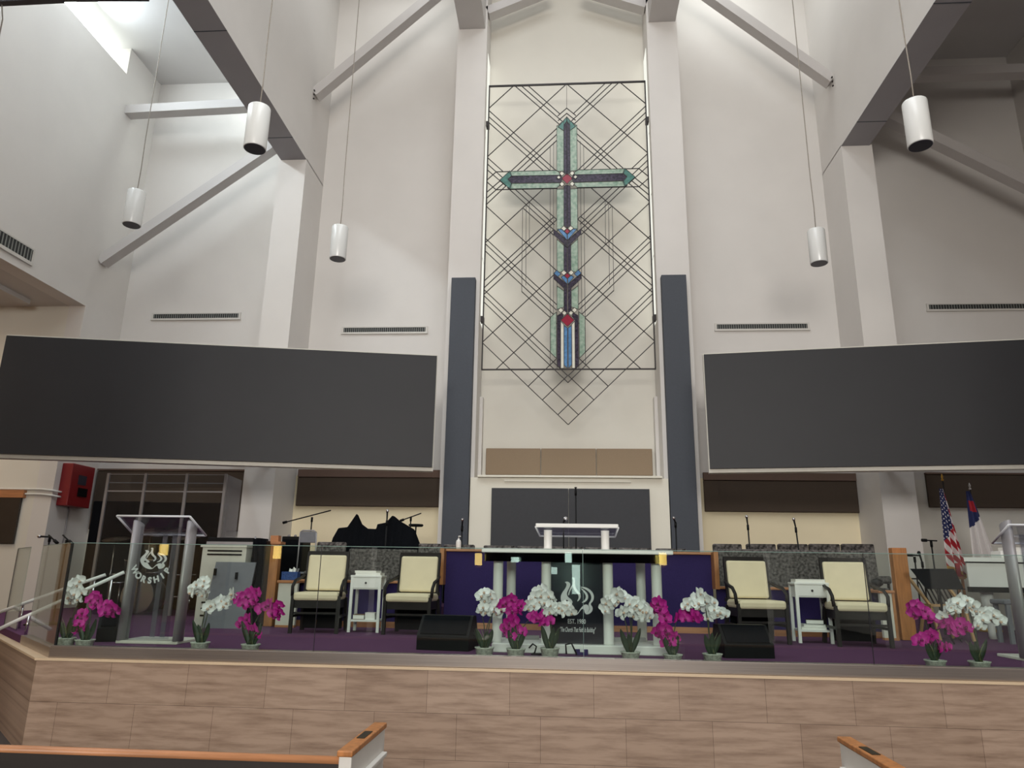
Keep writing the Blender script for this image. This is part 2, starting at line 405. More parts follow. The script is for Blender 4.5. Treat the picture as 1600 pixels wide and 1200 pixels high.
# low block under the tan panels
zl = at(890, 747, 12.9).z
s = MB().span((-1.755, 12.88, ZS), (1.755, 13.7, zl))
struct('wall_altar_block', s, M['block'])
struct('trim_altar_ledge', MB().span((-1.62, 12.80, zl), (1.64, 13.7, zl + .035)), M['block'])
struct('trim_altar_fillet', MB().span((-1.14, 12.84, zl - .075), (1.10, 12.885, zl - .03)), M['block'])

def strut(a, b, name, label):
    o = MB().bar(a, b, .20, .24, up=(0, 1, 0)).build(name, M['beam'])
    o['kind'] = 'structure'; return o
ys = 13.12
strut((-9.56, ys, 11.30), (-5.95, ys, 11.40), 'beam_tie_left', '')
strut((-9.56, ys, 7.75), (-5.95, ys, 10.55), 'beam_brace_left', '')
strut((5.95, ys, 11.62), (9.56, ys, 11.62), 'beam_tie_right', '')
strut((5.90, ys, 11.0), (9.56, ys, 8.6), 'beam_brace_right', '')
pL = at(472, 150, ys); pR = at(665, -10, ys)
strut((-5.41, ys, pL.z), (-2.2, ys, pL.z + (pR.z - pL.z) / (pR.x - pL.x) * (5.41 - 2.2)), 'beam_brace_bay_left', '')
pL = at(1333, 127, ys); pR = at(1140, -8, ys)
strut((5.41, ys, pL.z), (2.2, ys, pL.z + (pR.z - pL.z) / (pR.x - pL.x) * (2.2 - 5.41)), 'beam_brace_bay_right', '')
a = at(765, 22, ys); b = at(840, -8, ys)
strut((-1.71, ys, a.z), (-.35, ys, a.z + (b.z - a.z) / (b.x - a.x) * 1.36), 'beam_gable_left', '')
a = at(1012, 12, ys); b = at(930, -12, ys)
strut((1.71, ys, a.z), (.35, ys, a.z + (b.z - a.z) / (b.x - a.x) * -1.36), 'beam_gable_right', '')
s = MB()
for (px, py) in ((466, 150), (1335, 128)):
    p = at(px, py, 13.0)
    sg = -1 if p.x < 0 else 1
    for dz in (-.1, 0, .1): s.lathe([(.016, 0), (.016, .03)], (sg * 5.37, 12.98, p.z + dz), n=8, R=Rx(PI / 2))
struct('trim_brace_bolts', s, M['iron'])

# ------------------------------------------------------------------ rear of the nave: sconces and daylight panes that the glass mirrors
def sconce(loc, facing, label, k=1.0):
    t = thing('wall_sconce', label, 'lamp', loc, 'warm wall sconces')
    R = Rz(facing)
    def P(x, y, z): return Vector(loc) + R @ Vector((x, y, z))
    MB().box(P(0, -.02, 0), (.2 * k, .04, .62 * k), R).build('back_plate', M['brass'], t)
    MB().box(P(0, -.04 - .08 * k, .0), (.26 * k, .16 * k, .44 * k), R, bev=.02 * k).build('shade', M['lampglow'], t)
    MB().box(P(0, -.04 - .08 * k, .27 * k), (.12 * k, .10 * k, .10 * k), R, bev=.01 * k).build('finial', M['brass'], t)
sconce((-5.39, 4.52, 1.92), PI / 2, 'warm glowing wall sconce on the nearest nave pillar', .42)
sconce((-5.39, .69, 2.0), PI / 2, 'warm glowing wall sconce on the second nave pillar', .6)
sconce((-3.27, YR + .01, 2.2), PI, 'warm glowing wall sconce left of the rear door panes')
sconce((3.58, YR + .01, 2.3), PI, 'warm glowing wall sconce right of the rear door panes')
for k, (x, z0, z1, ww) in enumerate(((.38, 1.0, 2.05, .3), (.10, 2.12, 2.5, .25), (-.43, 1.7, 1.95, .22), (-1.9, 2.1, 2.3, .3))):
    struct('window_%d' % (k + 4), MB().span((x - ww / 2, YR - .02, z0), (x + ww / 2, YR + .02, z1)), M['doorday'])

# ------------------------------------------------------------------ stained glass cross in its leaded lattice
YX = 12.9
XC = 887.0
def lat(px, py):                         # the lattice is symmetrical about the plane x = 0
    p = at(px, py, YX); q = at(886.5 + (py - 130) * .0034, py, YX); return Vector((p.x - q.x, YX, p.z))
cross = thing('stained_glass_cross', 'stained glass cross in a black leaded lattice hung between the niche columns', 'cross', (0, YX, 5.35))
ZT, ZBt, XF = 11.50, 5.35, 1.605
LINES = [
 (804.4, 133.5, 764.8, 169.4), (886, 131.5, 762.5, 245), (805.6, 134, 876, 195), (815.6, 133.8, 879.4, 189.4), (825.6, 133, 876, 178),
 (764.8, 172.5, 871, 267.5), (764.4, 182, 860, 266), (764, 190.6, 849.4, 266), (876, 196, 800, 267), (871, 210, 809.4, 267), (871, 219.4, 819.4, 267),
 (886.9, 168.75, 872.5, 181.25), (886.9, 176.9, 873, 188.75),
 (762.5, 246, 787, 268), (762, 255.6, 790, 281), (762, 265, 792, 291), (776.3, 268.5, 871, 266.5), (775.6, 296.5, 872, 294.4), (776.3, 268.5, 761.9, 281.3),
 (800, 272.5, 877, 270.6), (792.5, 290.6, 877.5, 289.4), (762, 284.4, 776, 296.5), (782.5, 282.5, 761.3, 300.6), (787, 287, 761, 310), (791, 291, 761, 319.4),
 (761, 322.5, 870.6, 423), (858, 287.5, 758.8, 379.4), (807.5, 287.5, 871, 343), (800.6, 291, 867, 351), (793.8, 293, 866, 359), (818.8, 325.6, 866, 367.5),
 (865.6, 339.4, 757.5, 438.75), (871, 343, 757.5, 449.4), (866, 359, 757.5, 459.4),
 (758.8, 371.9, 870.6, 476), (758.8, 380.6, 870, 484.4), (758.8, 391.9, 868, 493.6), (816, 455.6, 871, 506), (865.6, 430, 755.5, 533.75),
 (757.5, 453, 870.5, 560), (757.5, 462.5, 887.5, 587), (757.5, 472.5, 888.3, 598), (755.6, 505, 904, 647.8), (754.8, 536, 888.3, 663.5),
 (865.6, 492.5, 775.8, 577), (870, 560.7, 826, 603.5), (887.5, 587, 848.5, 624.5),
 (860.8, 230, 860.5, 570), (866, 222, 865.6, 495), (817.5, 326, 816, 455.6), (823, 322, 822.5, 446), (828, 316, 828, 385), (871, 196, 871, 577)]
s = MB()
for x0, y0, x1, y1 in LINES:
    a, b = lat(x0, y0), lat(x1, y1)
    vert = abs(x0 - x1) < 2.5
    r = .0045 if vert else .0075
    for sg in (1, -1):
        s.bar((sg * a.x, YX, a.z), (sg * b.x, YX, b.z), 2 * r, 2 * r, up=(0, 1, 0))
s.bar((0, YX, ZT), (0, YX, lat(887, 169).z), .008, .008, up=(0, 1, 0))
s.build('lattice', M['iron'], cross, 'thin black leaded bars crossing in diamonds')
s = MB()
fr = .014
s.bar((-XF, YX, ZT), (XF, YX, ZT), .034, .03, up=(0, 1, 0), ext=.01)
s.bar((-XF, YX, ZBt), (XF, YX, ZBt), .024, .03, up=(0, 1, 0), ext=.01)
for sg in (-1, 1): s.bar((sg * XF, YX, ZBt), (sg * XF, YX, ZT), .024, .03, up=(0, 1, 0))
s.build('frame', M['iron'], cross)
for z in (10.55, 6.3):
    for sg in (-1, 1):
        MB().span((sg * (XF - .01), YX - .02, z), (sg * (XF + .05), YX + .12, z + .11)).build('clamp', M['iron'], cross)
LEAD = MB()
def pane(polys, name, m, dy=-.012, th=.012, label=None, mirror=True):
    for poly in polys:
        q = [lat(*p) for p in poly]
        for sg in ((1, -1) if mirror else (1,)):
            for v, w_ in zip(q, q[1:] + q[:1]): LEAD.bar((sg * v.x, YX + dy - .003, v.z), (sg * w_.x, YX + dy - .003, w_.z), .009, .006, up=(0, 1, 0))
            MB().prism([(sg * v.x, YX + dy, v.z) for v in q], (0, th, 0)).build(name, m, cross, label)
def dia(cx, cy, rx, ry): return [(cx, cy - ry), (cx + rx, cy), (cx, cy + ry), (cx - rx, cy)]
pane([[(871, 198), (881.9, 189), (881.9, 268), (871, 268)], [(871, 296), (881.9, 296), (881.9, 356), (871, 362)], [(871, 374), (881.9, 384), (881.9, 424), (871, 427)], [(871, 447), (881.9, 455), (881.9, 480), (871, 484)]], 'shaft_border', M['gteal'], label='pale green glass')
pane([[(796, 268.3), (871, 266.8), (880, 274), (800, 275.8)], [(800, 287), (880, 286), (871, 294.2), (796, 295.8)], [(860.8, 496), (870, 488), (870, 560), (860.8, 551)]], 'arm_border', M['gteal'], label='pale green glass')
pane([[(887, 183), (873, 199), (882, 205), (887, 196)], [(782, 282), (798, 267.5), (801, 276), (795, 281), (801, 288), (798, 296)]], 'arm_tip', M['gteal2'], dy=-.016, label='deep teal glass')
pane([[(887, 190), (881.9, 196), (881.9, 270), (887, 275)], [(887, 290), (881.9, 292), (881.9, 352), (887, 357)], [(887, 378), (881.9, 380), (881.9, 424), (887, 428)], [(887, 448), (881.9, 450), (881.9, 486), (887, 492)]], 'shaft', M['gviolet'], dy=-.018, label='mottled violet glass')
pane([[(794.5, 280.8), (800, 275.8), (877, 274.5), (880, 280), (877, 286), (800, 287)]], 'arm', M['gviolet'], dy=-.018, label='mottled violet glass')
pane([dia(887, 280, 8.6, 8.4)], 'centre_diamond', M['gred'], dy=-.024, label='red glass diamond', mirror=False)
pane([dia(879, 272, 4, 4), dia(879, 288.5, 4, 4), dia(874, 278, 3.4, 3)], 'corner_diamond', M['gclear'], dy=-.022, label='milky glass diamond')
for cy, blue in ((0, 1), (69, 0)):
    pane([[(866, 359 + cy), (887, 376 + cy), (887, 387 + cy), (866, 367.5 + cy)]], 'chevron', M['gviolet'], dy=-.022, label='mottled violet chevron')
    pane([[(872, 359 + cy), (879, 359 + cy), (887, 366.5 + cy), (887, 376.5 + cy)] if blue else [(877.5, 365 + cy), (882, 362 + cy), (887, 367 + cy), (887, 376 + cy)]], 'chevron_inlay', M['gblue'], dy=-.026, label='blue glass')
    pane([dia(887.2, 362.8 + cy, 4.8, 4.6)], 'diamond', M['gred'], dy=-.028, label='red glass', mirror=False)
    pane([dia(881.8, 358 + cy, 4.6, 4.2)], 'side_diamond', M['gclear'], dy=-.026, label='milky glass')
pane([[(866, 428), (871, 423), (877, 429), (872, 434)]], 'chevron_tip', M['gblue'], dy=-.026, label='deep blue glass')
pane([dia(887.4, 501, 10.6, 10)], 'foot_diamond', M['gred'], dy=-.026, label='large red glass diamond', mirror=False)
pane([[(871.4, 494), (879, 489.5), (881, 495), (876.6, 501), (876.6, 576.5), (871.4, 571)]], 'foot_bar', M['gviolet'], dy=-.022, label='mottled violet glass')
pane([[(876.8, 502.5), (881.6, 507.5), (881.6, 576), (876.8, 576)]], 'foot_stripe', M['gclear'], dy=-.020, label='milky white glass')
pane([[(881.9, 509), (887.4, 513), (887.4, 576), (881.9, 571)]], 'foot_centre', M['gblue'], dy=-.022, label='blue glass')
pane([dia(877, 485.5, 4.4, 4.2), dia(882.6, 489.8, 4, 3.8)], 'foot_side_diamond', M['gclear'], dy=-.026, label='milky glass')

LEAD.build('lead_came', M['iron'], cross, 'dark lead outlines round the glass pieces')

# ------------------------------------------------------------------ screens, panels
def screen(xi, yi, xo, yo, label):
    zb, zt = 3.28, 5.117
    t = thing('projection_screen', label, 'screen', ((xi + xo) / 2, (yi + yo) / 2, zb), 'black wide screens')
    d = Vector((xo - xi, yo - yi, 0)); L = d.length; d.normalize(); nrm = Vector((d.y, -d.x, 0))
    if nrm.y > 0: nrm = -nrm
    A, B = Vector((xi, yi, 0)), Vector((xo, yo, 0))
    def slab(a, b, z0, z1, d0, d1):
        return [Vector((*(a + nrm * d0).xy, z0)), Vector((*(b + nrm * d0).xy, z0)), Vector((*(b + nrm * d1).xy, z0)), Vector((*(a + nrm * d1).xy, z0))], (0, 0, z1 - z0)
    MB().prism(*slab(A, B, zb, zt, 0, .05)).build('screen_surface', M['screen'], t)
    MB().prism(*slab(A - d * .015, B + d * .02, zb - .06, zt + .03, -.16, -.002)).build('backing_frame', M['cabw'], t, 'cream frame behind the screen')
    for q in (.5, .62):
        c = A + d * (L * q)
        MB().span((c.x - .05, c.y + .1, zb + .5), (c.x + .05, 13.0 if abs(abs(c.x) - 5.7) < .35 else YB, zb + .6)).build('bracket', M['iron'], t)
screen(-2.17, 11.30, -8.70, 10.10, 'wide charcoal screen over the drum booth and left pair of armchairs')
screen(2.17, 11.30, 8.67, 10.36, 'wide charcoal screen over the flags and right pair of armchairs')
for sg, lb in ((-1, 'tall narrow slate panel on the niche column left of the altar'), (1, 'tall narrow slate panel on the niche column right of the altar')):
    o = MB().span((sg * 1.77, 12.84, ZS), (sg * 2.235, 12.998, 7.19), bev=.01).build('tall_panel', M['dpanel']); tag(o, lb, 'panel', 'tall slate panels')
a = at(768.5, 762, 12.84); b = at(1014.5, 765, 12.84)
for i, lb in enumerate(('black cloth panel behind the pulpit, left half', 'black cloth panel behind the pulpit, right half')):
    x0 = a.x if i == 0 else .004; x1 = -.004 if i == 0 else b.x
    o = MB().span((x0, 12.81, ZS), (x1, 12.878, (a.z + b.z) / 2), bev=.006).build('black_panel', M['bpanel']); tag(o, lb, 'panel', 'black panels behind the pulpit')
za, zb_ = at(890, 701.5, 13.7).z, at(890, 743, 13.7).z
xs = [at(759, 720, 13.7).x, at(845, 720, 13.7).x, at(931.5, 720, 13.7).x, at(1019.5, 720, 13.7).x]
for i, lb in enumerate(('tan acoustic panel below the cross, left of three', 'tan acoustic panel below the cross, middle of three', 'tan acoustic panel below the cross, right of three')):
    o = MB().span((xs[i] + .006, 13.64, zb_), (xs[i + 1] - .006, 13.716, za), bev=.012).build('acoustic_panel', M['tan']); tag(o, lb, 'acoustic panel', 'tan acoustic panels')
def brown(px0, px1, y0, y1, y2, lb):
    p0 = at(px0, y0, 13.98); p1 = at(px1, y2, 13.98); pm = at(px0, y1, 13.98)
    t = thing('wall_panel', lb, 'acoustic panel', ((p0.x + p1.x) / 2, 14.0, p1.z), 'brown acoustic panels')
    MB().span((p0.x, 14.0, p1.z), (p1.x, YB - .014, pm.z), bev=.012).build('cloth_face', M['brown'], t)
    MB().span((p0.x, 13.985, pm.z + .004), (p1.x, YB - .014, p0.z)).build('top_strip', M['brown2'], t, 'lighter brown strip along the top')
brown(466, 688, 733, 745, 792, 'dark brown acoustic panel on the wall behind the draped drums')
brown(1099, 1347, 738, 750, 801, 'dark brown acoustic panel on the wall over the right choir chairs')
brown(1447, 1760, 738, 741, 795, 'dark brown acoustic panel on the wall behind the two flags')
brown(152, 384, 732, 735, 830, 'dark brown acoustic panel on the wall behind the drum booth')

# ------------------------------------------------------------------ air vents
def vent(a, b, label, nrm='y'):
    a, b = Vector(a), Vector(b)
    t = thing('air_vent', label, 'vent', (a + b) / 2, 'wall air vents')
    if nrm == 'y':
        MB().span((a.x, a.y - .02, b.z), (b.x, a.y + .0, a.z)).build('grille', M['vent'], t)
        s = MB(); n = 40
        for i in range(n):
            x = a.x + (b.x - a.x) * (i + .5) / n; s.span((x - .005, a.y - .03, b.z), (x + .006, a.y - .02, a.z))
        s.build('slats', M['slat'], t)
        s = MB()
        s.span((a.x - .05, a.y - .035, b.z - .04), (b.x + .05, a.y, b.z)); s.span((a.x - .04, a.y - .03, a.z), (b.x + .04, a.y, a.z + .025))
        s.span((a.x - .04, a.y - .03, b.z), (a.x, a.y, a.z)); s.span((b.x, a.y - .03, b.z), (b.x + .04, a.y, a.z))
        s.build('frame', M['ventf'], t)
    else:
        MB().span((a.x, a.y, b.z), (a.x + .02, b.y, a.z)).build('grille', M['vent'], t)
        s = MB(); n = 26
        for i in range(n):
            y = a.y + (b.y - a.y) * (i + .5) / n; s.span((a.x + .02, y - .008, b.z), (a.x + .03, y + .008, a.z))
        s.build('slats', M['slat'], t)
        s = MB().span((a.x, a.y - .04, b.z - .06), (a.x + .04, b.y + .04, b.z)); s.span((a.x, a.y - .04, a.z), (a.x + .03, b.y + .04, a.z + .03))
        s.span((a.x, b.y, b.z), (a.x + .03, b.y + .04, a.z)); s.build('frame', M['ventf'], t)
yv = YB - .001
for (x0, y0, x1, y1, lb) in ((241, 492, 373, 497.5, 'slot air vent on the left aisle wall above the left screen'),
                             (537.5, 514, 665, 518.5, 'slot air vent on the wall between the left pillar and the niche'),
                             (1119.5, 508, 1261.5, 514, 'slot air vent on the wall between the niche and the right pillar'),
                             (1450, 477, 1620, 483, 'slot air vent on the right aisle wall above the right screen')):
    p, q = at(x0, y0, yv), at(x1, y1, yv); z = (at((x0 + x1) / 2, (y0 + y1) / 2, yv)).z
    vent((p.x, yv, z + .055), (q.x, yv, z - .045), lb)
p = atx(0, 372, -XL); q = atx(46, 412, -XL)
vent((-XL + .001, p.y - 1.2, 7.13), (-XL + .001, q.y, 6.90), 'slot air vent low on the left side wall', 'x')

# ------------------------------------------------------------------ pendant lights
def pendant():
    t = thing('pendant_light', 'white cylinder pendant lamp', 'lamp', (0, 0, 0))
    MB().lathe([(.135, 0), (.14, .01), (.14, .585), (.135, .6), (.05, .605), (.02, .63)], n=32).build('shade', M['lampw'], t)
    MB().lathe([(.128, -.004), (.128, .012)], n=32).build('baffle', M['lens'], t, 'dark round baffle')
    MB().tube([(0, 0, .62), (.006, 0, 1.0), (-.004, 0, 1.6), (0, 0, 6.5)], .008, 6).build('cord', M['cord'], t)
    return t
pp = pendant()
for i, (px, py, dpx, lb) in enumerate(((398, 233, 34.5, 'white cylinder pendant in front of the left beam, larger of the left pair'),
                                       (1438.5, 228, 36.5, 'white cylinder pendant in front of the dark right aisle'),
                                       (527.5, 405, 25.5, 'white cylinder pendant above the left vent between pillar and niche'),
                                       (1280, 412, 26.5, 'white cylinder pendant above the right vent between niche and pillar'),
                                       (205.5, 352, 27, 'white cylinder pendant in the left aisle beside the brace'))):
    d = ray(px, py).normalized(); zc = FPX * .28 / dpx; p = CAM + d * (zc / d.dot(_f))
    o = place(pp, i == 0, p, 0, lb, 'white pendant lamps')
    top = (ZN if abs(p.x) < XP else ZC)
    for c in kids(o):
        if c.name.startswith('cord'):
            c.data = c.data.copy()
            for v in c.data.vertices:
                if v.co.z > 2: v.co.z = top - p.z
s = thing('lighting_bar', 'dark lighting bar high in the left corner near the ceiling', 'lamp', (-6.6, 7.2, 9.0))
p, q = at(-60, 5, 6.9), at(98, -3, 6.9)
MB().bar(p, q, .08, .08, up=(0, 1, 0)).build('bar', M['lens'], s)
q2 = at(232, -4, 6.9)
MB().bar(q, q2, .06, .06, up=(0, 1, 0)).build('bar_extension', M['lens'], s)
MB().tube([at(3, 8, 6.9), at(4, 30, 6.9), at(-2, 60, 6.9)], .008, 6).build('cable', M['cord'], s)
MB().tube([(q.x, 6.9, q.z), (q.x, 6.9, ZC if q.x < -XQ else ZN)], .02, 8).build('hanger', M['lens'], s)

# ------------------------------------------------------------------ fire alarm cabinet, conduits, door
p0 = atx(100, 727, -XL); 
t = thing('fire_hose_cabinet', 'red fire cabinet on the left wall beside the drum booth', 'cabinet', (-XL, 13.1, 2.6))
y0, y1 = 13.0, 13.66; zt_, zb2 = at(118, 727, 13.3).z, at(108, 792, 13.3).z
MB().span((-XL, y0, zb2), (-XL + .22, y1, zt_), bev=.015).build('body', M['red'], t)
MB().span((-XL + .218, y0 + .2, (zt_ + zb2) / 2 + .02), (-XL + .226, y0 + .44, zt_ - .2)).build('window', M['lens'], t, 'small grey pane')
MB().span((-XL + .218, y0 + .24, zb2 + .2), (-XL + .24, y0 + .5, zb2 + .36)).build('handle_recess', M['black'], t)
MB().tube([(-XL + .02, 13.35, zb2), (-XL + .02, 13.36, zb2 - .5), (-XL + .02, 13.32, zb2 - 1.0)], .012, 8).build('conduit', M['grey'], t)
for k, (dz, lb) in enumerate(((0, 'upper white conduit running along the cream wall to the red cabinet'), (-.09, 'lower white conduit running along the cream wall to the red cabinet'))):
    z = at(40, 764, 12.8).z + dz
    o = MB().tube([(-12.9, 12.83, z + .02), (-9.75, 12.83, z), (-9.55, 12.83, z - .02), (-9.5, 12.95, z - .03), (-9.49, 13.02, z - .03)], .018, 8).build('conduit_pipe', M['white']); tag(o, lb, 'pipe', 'white conduits')
p = at(35, 778, 12.84); q = at(34, 850, 12.84)
s = MB().span((-12.2, 12.80, q.z), (p.x, 12.85, p.z)); struct('window_8', s, M['door'])
s = MB().span((-12.3, 12.78, p.z), (p.x + .05, 12.86, p.z + .14)); struct('trim_1', s, M['oakx'])

# ------------------------------------------------------------------ drum booth
db = thing('drum_shield', 'clear acrylic drum shield with grey frames behind the left lectern', 'drum shield', (-7.2, 12.2, ZS))
YD = 12.1
cols = [(171, 738), (229, 739.5), (293, 742.5), (353, 747)]
X4 = [at(px, py, YD).x for px, py in cols]; ZD = at(260, 741, YD).z; ZM = at(260, 768, YD).z
for i in range(3):
    g = MB().span((X4[i] + .02, YD - .006, ZS), (X4[i + 1] - .02, YD + .006, ZD)).build('pane', M['acryl'], db)
    MB().span((X4[i] + .02, YD - .012, ZM - .012), (X4[i + 1] - .02, YD + .012, ZM + .012)).build('mid_rail', M['grey'], db)
    MB().span((X4[i] + .02, YD - .010, ZD - .01), (X4[i + 1] - .02, YD + .010, ZD)).build('top_edge', M['grey'], db)
    MB().span((X4[i] + .02, YD - .010, ZD - .16), (X4[i + 1] - .02, YD + .010, ZD - .145)).build('seam_rail', M['gpanel'], db)
for x in X4:
    MB().span((x - .022, YD - .02, ZS), (x + .022, YD + .02, ZD + .01)).build('upright', M['grey'], db)
xr = at(382, 750, 13.0).x
MB().prism([(X4[3] + .02, YD, ZS), (X4[3] + .02, YD + .012, ZS), (xr, 12.9, ZS), (xr, 12.888, ZS)], (0, 0, ZD - ZS)).build('side_pane', M['acryl2'], db, 'hazy side sheet')
for i, (x0, x1, y, h, lb) in enumerate(((143, 232, 13.2, at(190, 783, 13.2).z - ZS, 'black sound baffle behind the drums, left of the pair'), (232, 352, 13.2, at(290, 785, 13.2).z - ZS, 'black sound baffle behind the drums, right of the pair'))):
    a, b = at(x0, 800, y).x, at(x1, 800, y).x
    t = thing('sound_baffle', lb, 'baffle', ((a + b) / 2, y, ZS), 'black sound baffles')
    MB().span((a, y, ZS + .04), (b, y + .12, ZS + h), bev=.02).build('panel', M['bfab'], t)
    for x in (a + .15, b - .15): MB().span((x - .03, y - .12, ZS), (x + .03, y + .25, ZS + .05)).build('foot', M['black'], t)
dr = thing('drum_kit', 'dark drum kit with brass cymbals inside the acrylic shield', 'drum kit', (-6.9, 12.4, ZS))
def drum(c, r, h, R, nm):
    d = MB().lathe([(r * .98, 0), (r, .01), (r, h - .01), (r * .98, h)], c, 28, R=R).build(nm, M['black'], dr)
    for z in (0.0, h): MB().lathe([(r * 1.02, z - .012), (r * 1.04, z), (r * 1.02, z + .012)], c, 28, R=R).build('rim', M['chrome'], d)
xd = at(232, 860, 12.4).x
drum((xd, 12.25, ZS + .30), .28, .42, Rx(-PI / 2), 'bass_drum')
drum((xd - .18, 12.35, ZS + .72), .14, .2, Rx(.3), 'rack_tom'); drum((xd + .2, 12.35, ZS + .72), .15, .22, Rx(.3), 'rack_tom')
drum((xd + .62, 12.55, ZS + .3), .2, .36, Rx(.05), 'floor_tom'); drum((xd - .55, 12.6, ZS + .52), .18, .14, Rx(.1), 'snare_drum')
for k, (x, y, z, r) in enumerate(((xd - .62, 12.4, 1.25, .22), (xd + .62, 12.45, 1.3, .24), (xd - .2, 12.75, 1.42, .2), (xd + .25, 12.7, 1.42, .22))):
    MB().lathe([(.01, .02), (.04, .018), (.06, .004), (r, -.012), (r, -.016), (.02, 0)], (x, y, ZS + z), 28, R=Rx(.25)).build('cymbal', M['plaque'], dr)
    MB().tube([(x, y, ZS), (x, y, ZS + z)], .011, 8).build('cymbal_stand', M['chrome'], dr)
for x in (xd - .2, xd + .2): MB().tube([(x, 12.3, ZS + .5), (x, 12.4, ZS + .75)], .012, 8).build('tom_post', M['chrome'], dr)
for dx, dy in ((-.12, 0), (.12, .1), (0, .18)): MB().tube([(xd + .62 + dx, 12.5 + dy, ZS), (xd + .62 + dx, 12.5 + dy, ZS + .4)], .01, 8).build('tom_leg', M['chrome'], dr)
MB().tube([(xd - .55, 12.62, ZS), (xd - .55, 12.62, ZS + .53)], .014, 8).build('snare_stand', M['chrome'], dr)

# ------------------------------------------------------------------ logo: flame strokes, drawn in a 400-unit square
FL = [[(165, 228), (205, 220), (238, 245), (228, 285), (204, 325), (190, 362), (204, 398), (244, 424), (264, 462), (238, 474), (222, 468), (212, 440), (190, 428), (172, 446), (184, 466), (206, 462), (232, 476), (262, 524), (300, 572), (322, 578), (348, 530), (392, 480), (436, 478), (458, 516), (444, 556), (410, 584), (398, 570), (392, 530), (366, 528), (336, 566), (316, 596), (270, 600), (208, 572), (160, 524), (126, 458), (118, 400), (136, 350), (174, 304), (192, 262), (184, 240)],
      [(245, 182), (285, 168), (292, 205), (288, 260), (312, 318), (346, 346), (358, 390), (342, 430), (308, 452), (334, 402), (324, 366), (290, 336), (264, 292), (260, 240), (272, 200)],
      [(262, 250), (240, 284), (218, 330), (206, 376), (216, 384), (228, 340), (250, 298), (268, 268)],
      [(345, 288), (400, 318), (442, 364), (442, 418), (402, 456), (358, 462), (404, 428), (420, 390), (398, 344)],
      [(340, 278), (420, 283), (482, 320), (514, 380), (502, 440), (464, 470), (498, 512), (486, 560), (442, 590), (400, 586), (444, 562), (464, 520), (440, 476), (474, 430), (482, 386), (456, 336), (400, 300)]]
def flame(s, ox, oz, y, k, d=.004, kz=1.0):
    for st in FL:
        s.prism([(ox + (p[0] - 316) * k, y, oz - (p[1] - 400) * k * kz) for p in smooth_poly(st, 2)], (0, d, 0))
def text_polys(txt, size, bold=.0, shear=0.0):
    cu = bpy.data.curves.new('txt', 'FONT'); cu.body = txt; cu.size = size; cu.align_x = 'CENTER'; cu.align_y = 'CENTER'; cu.offset = bold; cu.shear = shear; cu.extrude = .0015
    o = bpy.data.objects.new('txt', cu); COL.objects.link(o)
    dg = bpy.context.evaluated_depsgraph_get(); me = bpy.data.meshes.new_from_object(o.evaluated_get(dg))
    vs = [v.co.copy() for v in me.vertices]; fs = [list(p.vertices) for p in me.polygons]
    bpy.data.objects.remove(o); bpy.data.curves.remove(cu); bpy.data.meshes.remove(me); return vs, fs
def put_text(s, txt, size, fn, bold=0.0, shear=0.0):
    vs, fs = text_polys(txt, size, bold, shear); bv = [s.bm.verts.new(fn(v)) for v in vs]
    for f in fs:
        try: s.bm.faces.new([bv[i] for i in f])
        except ValueError: pass

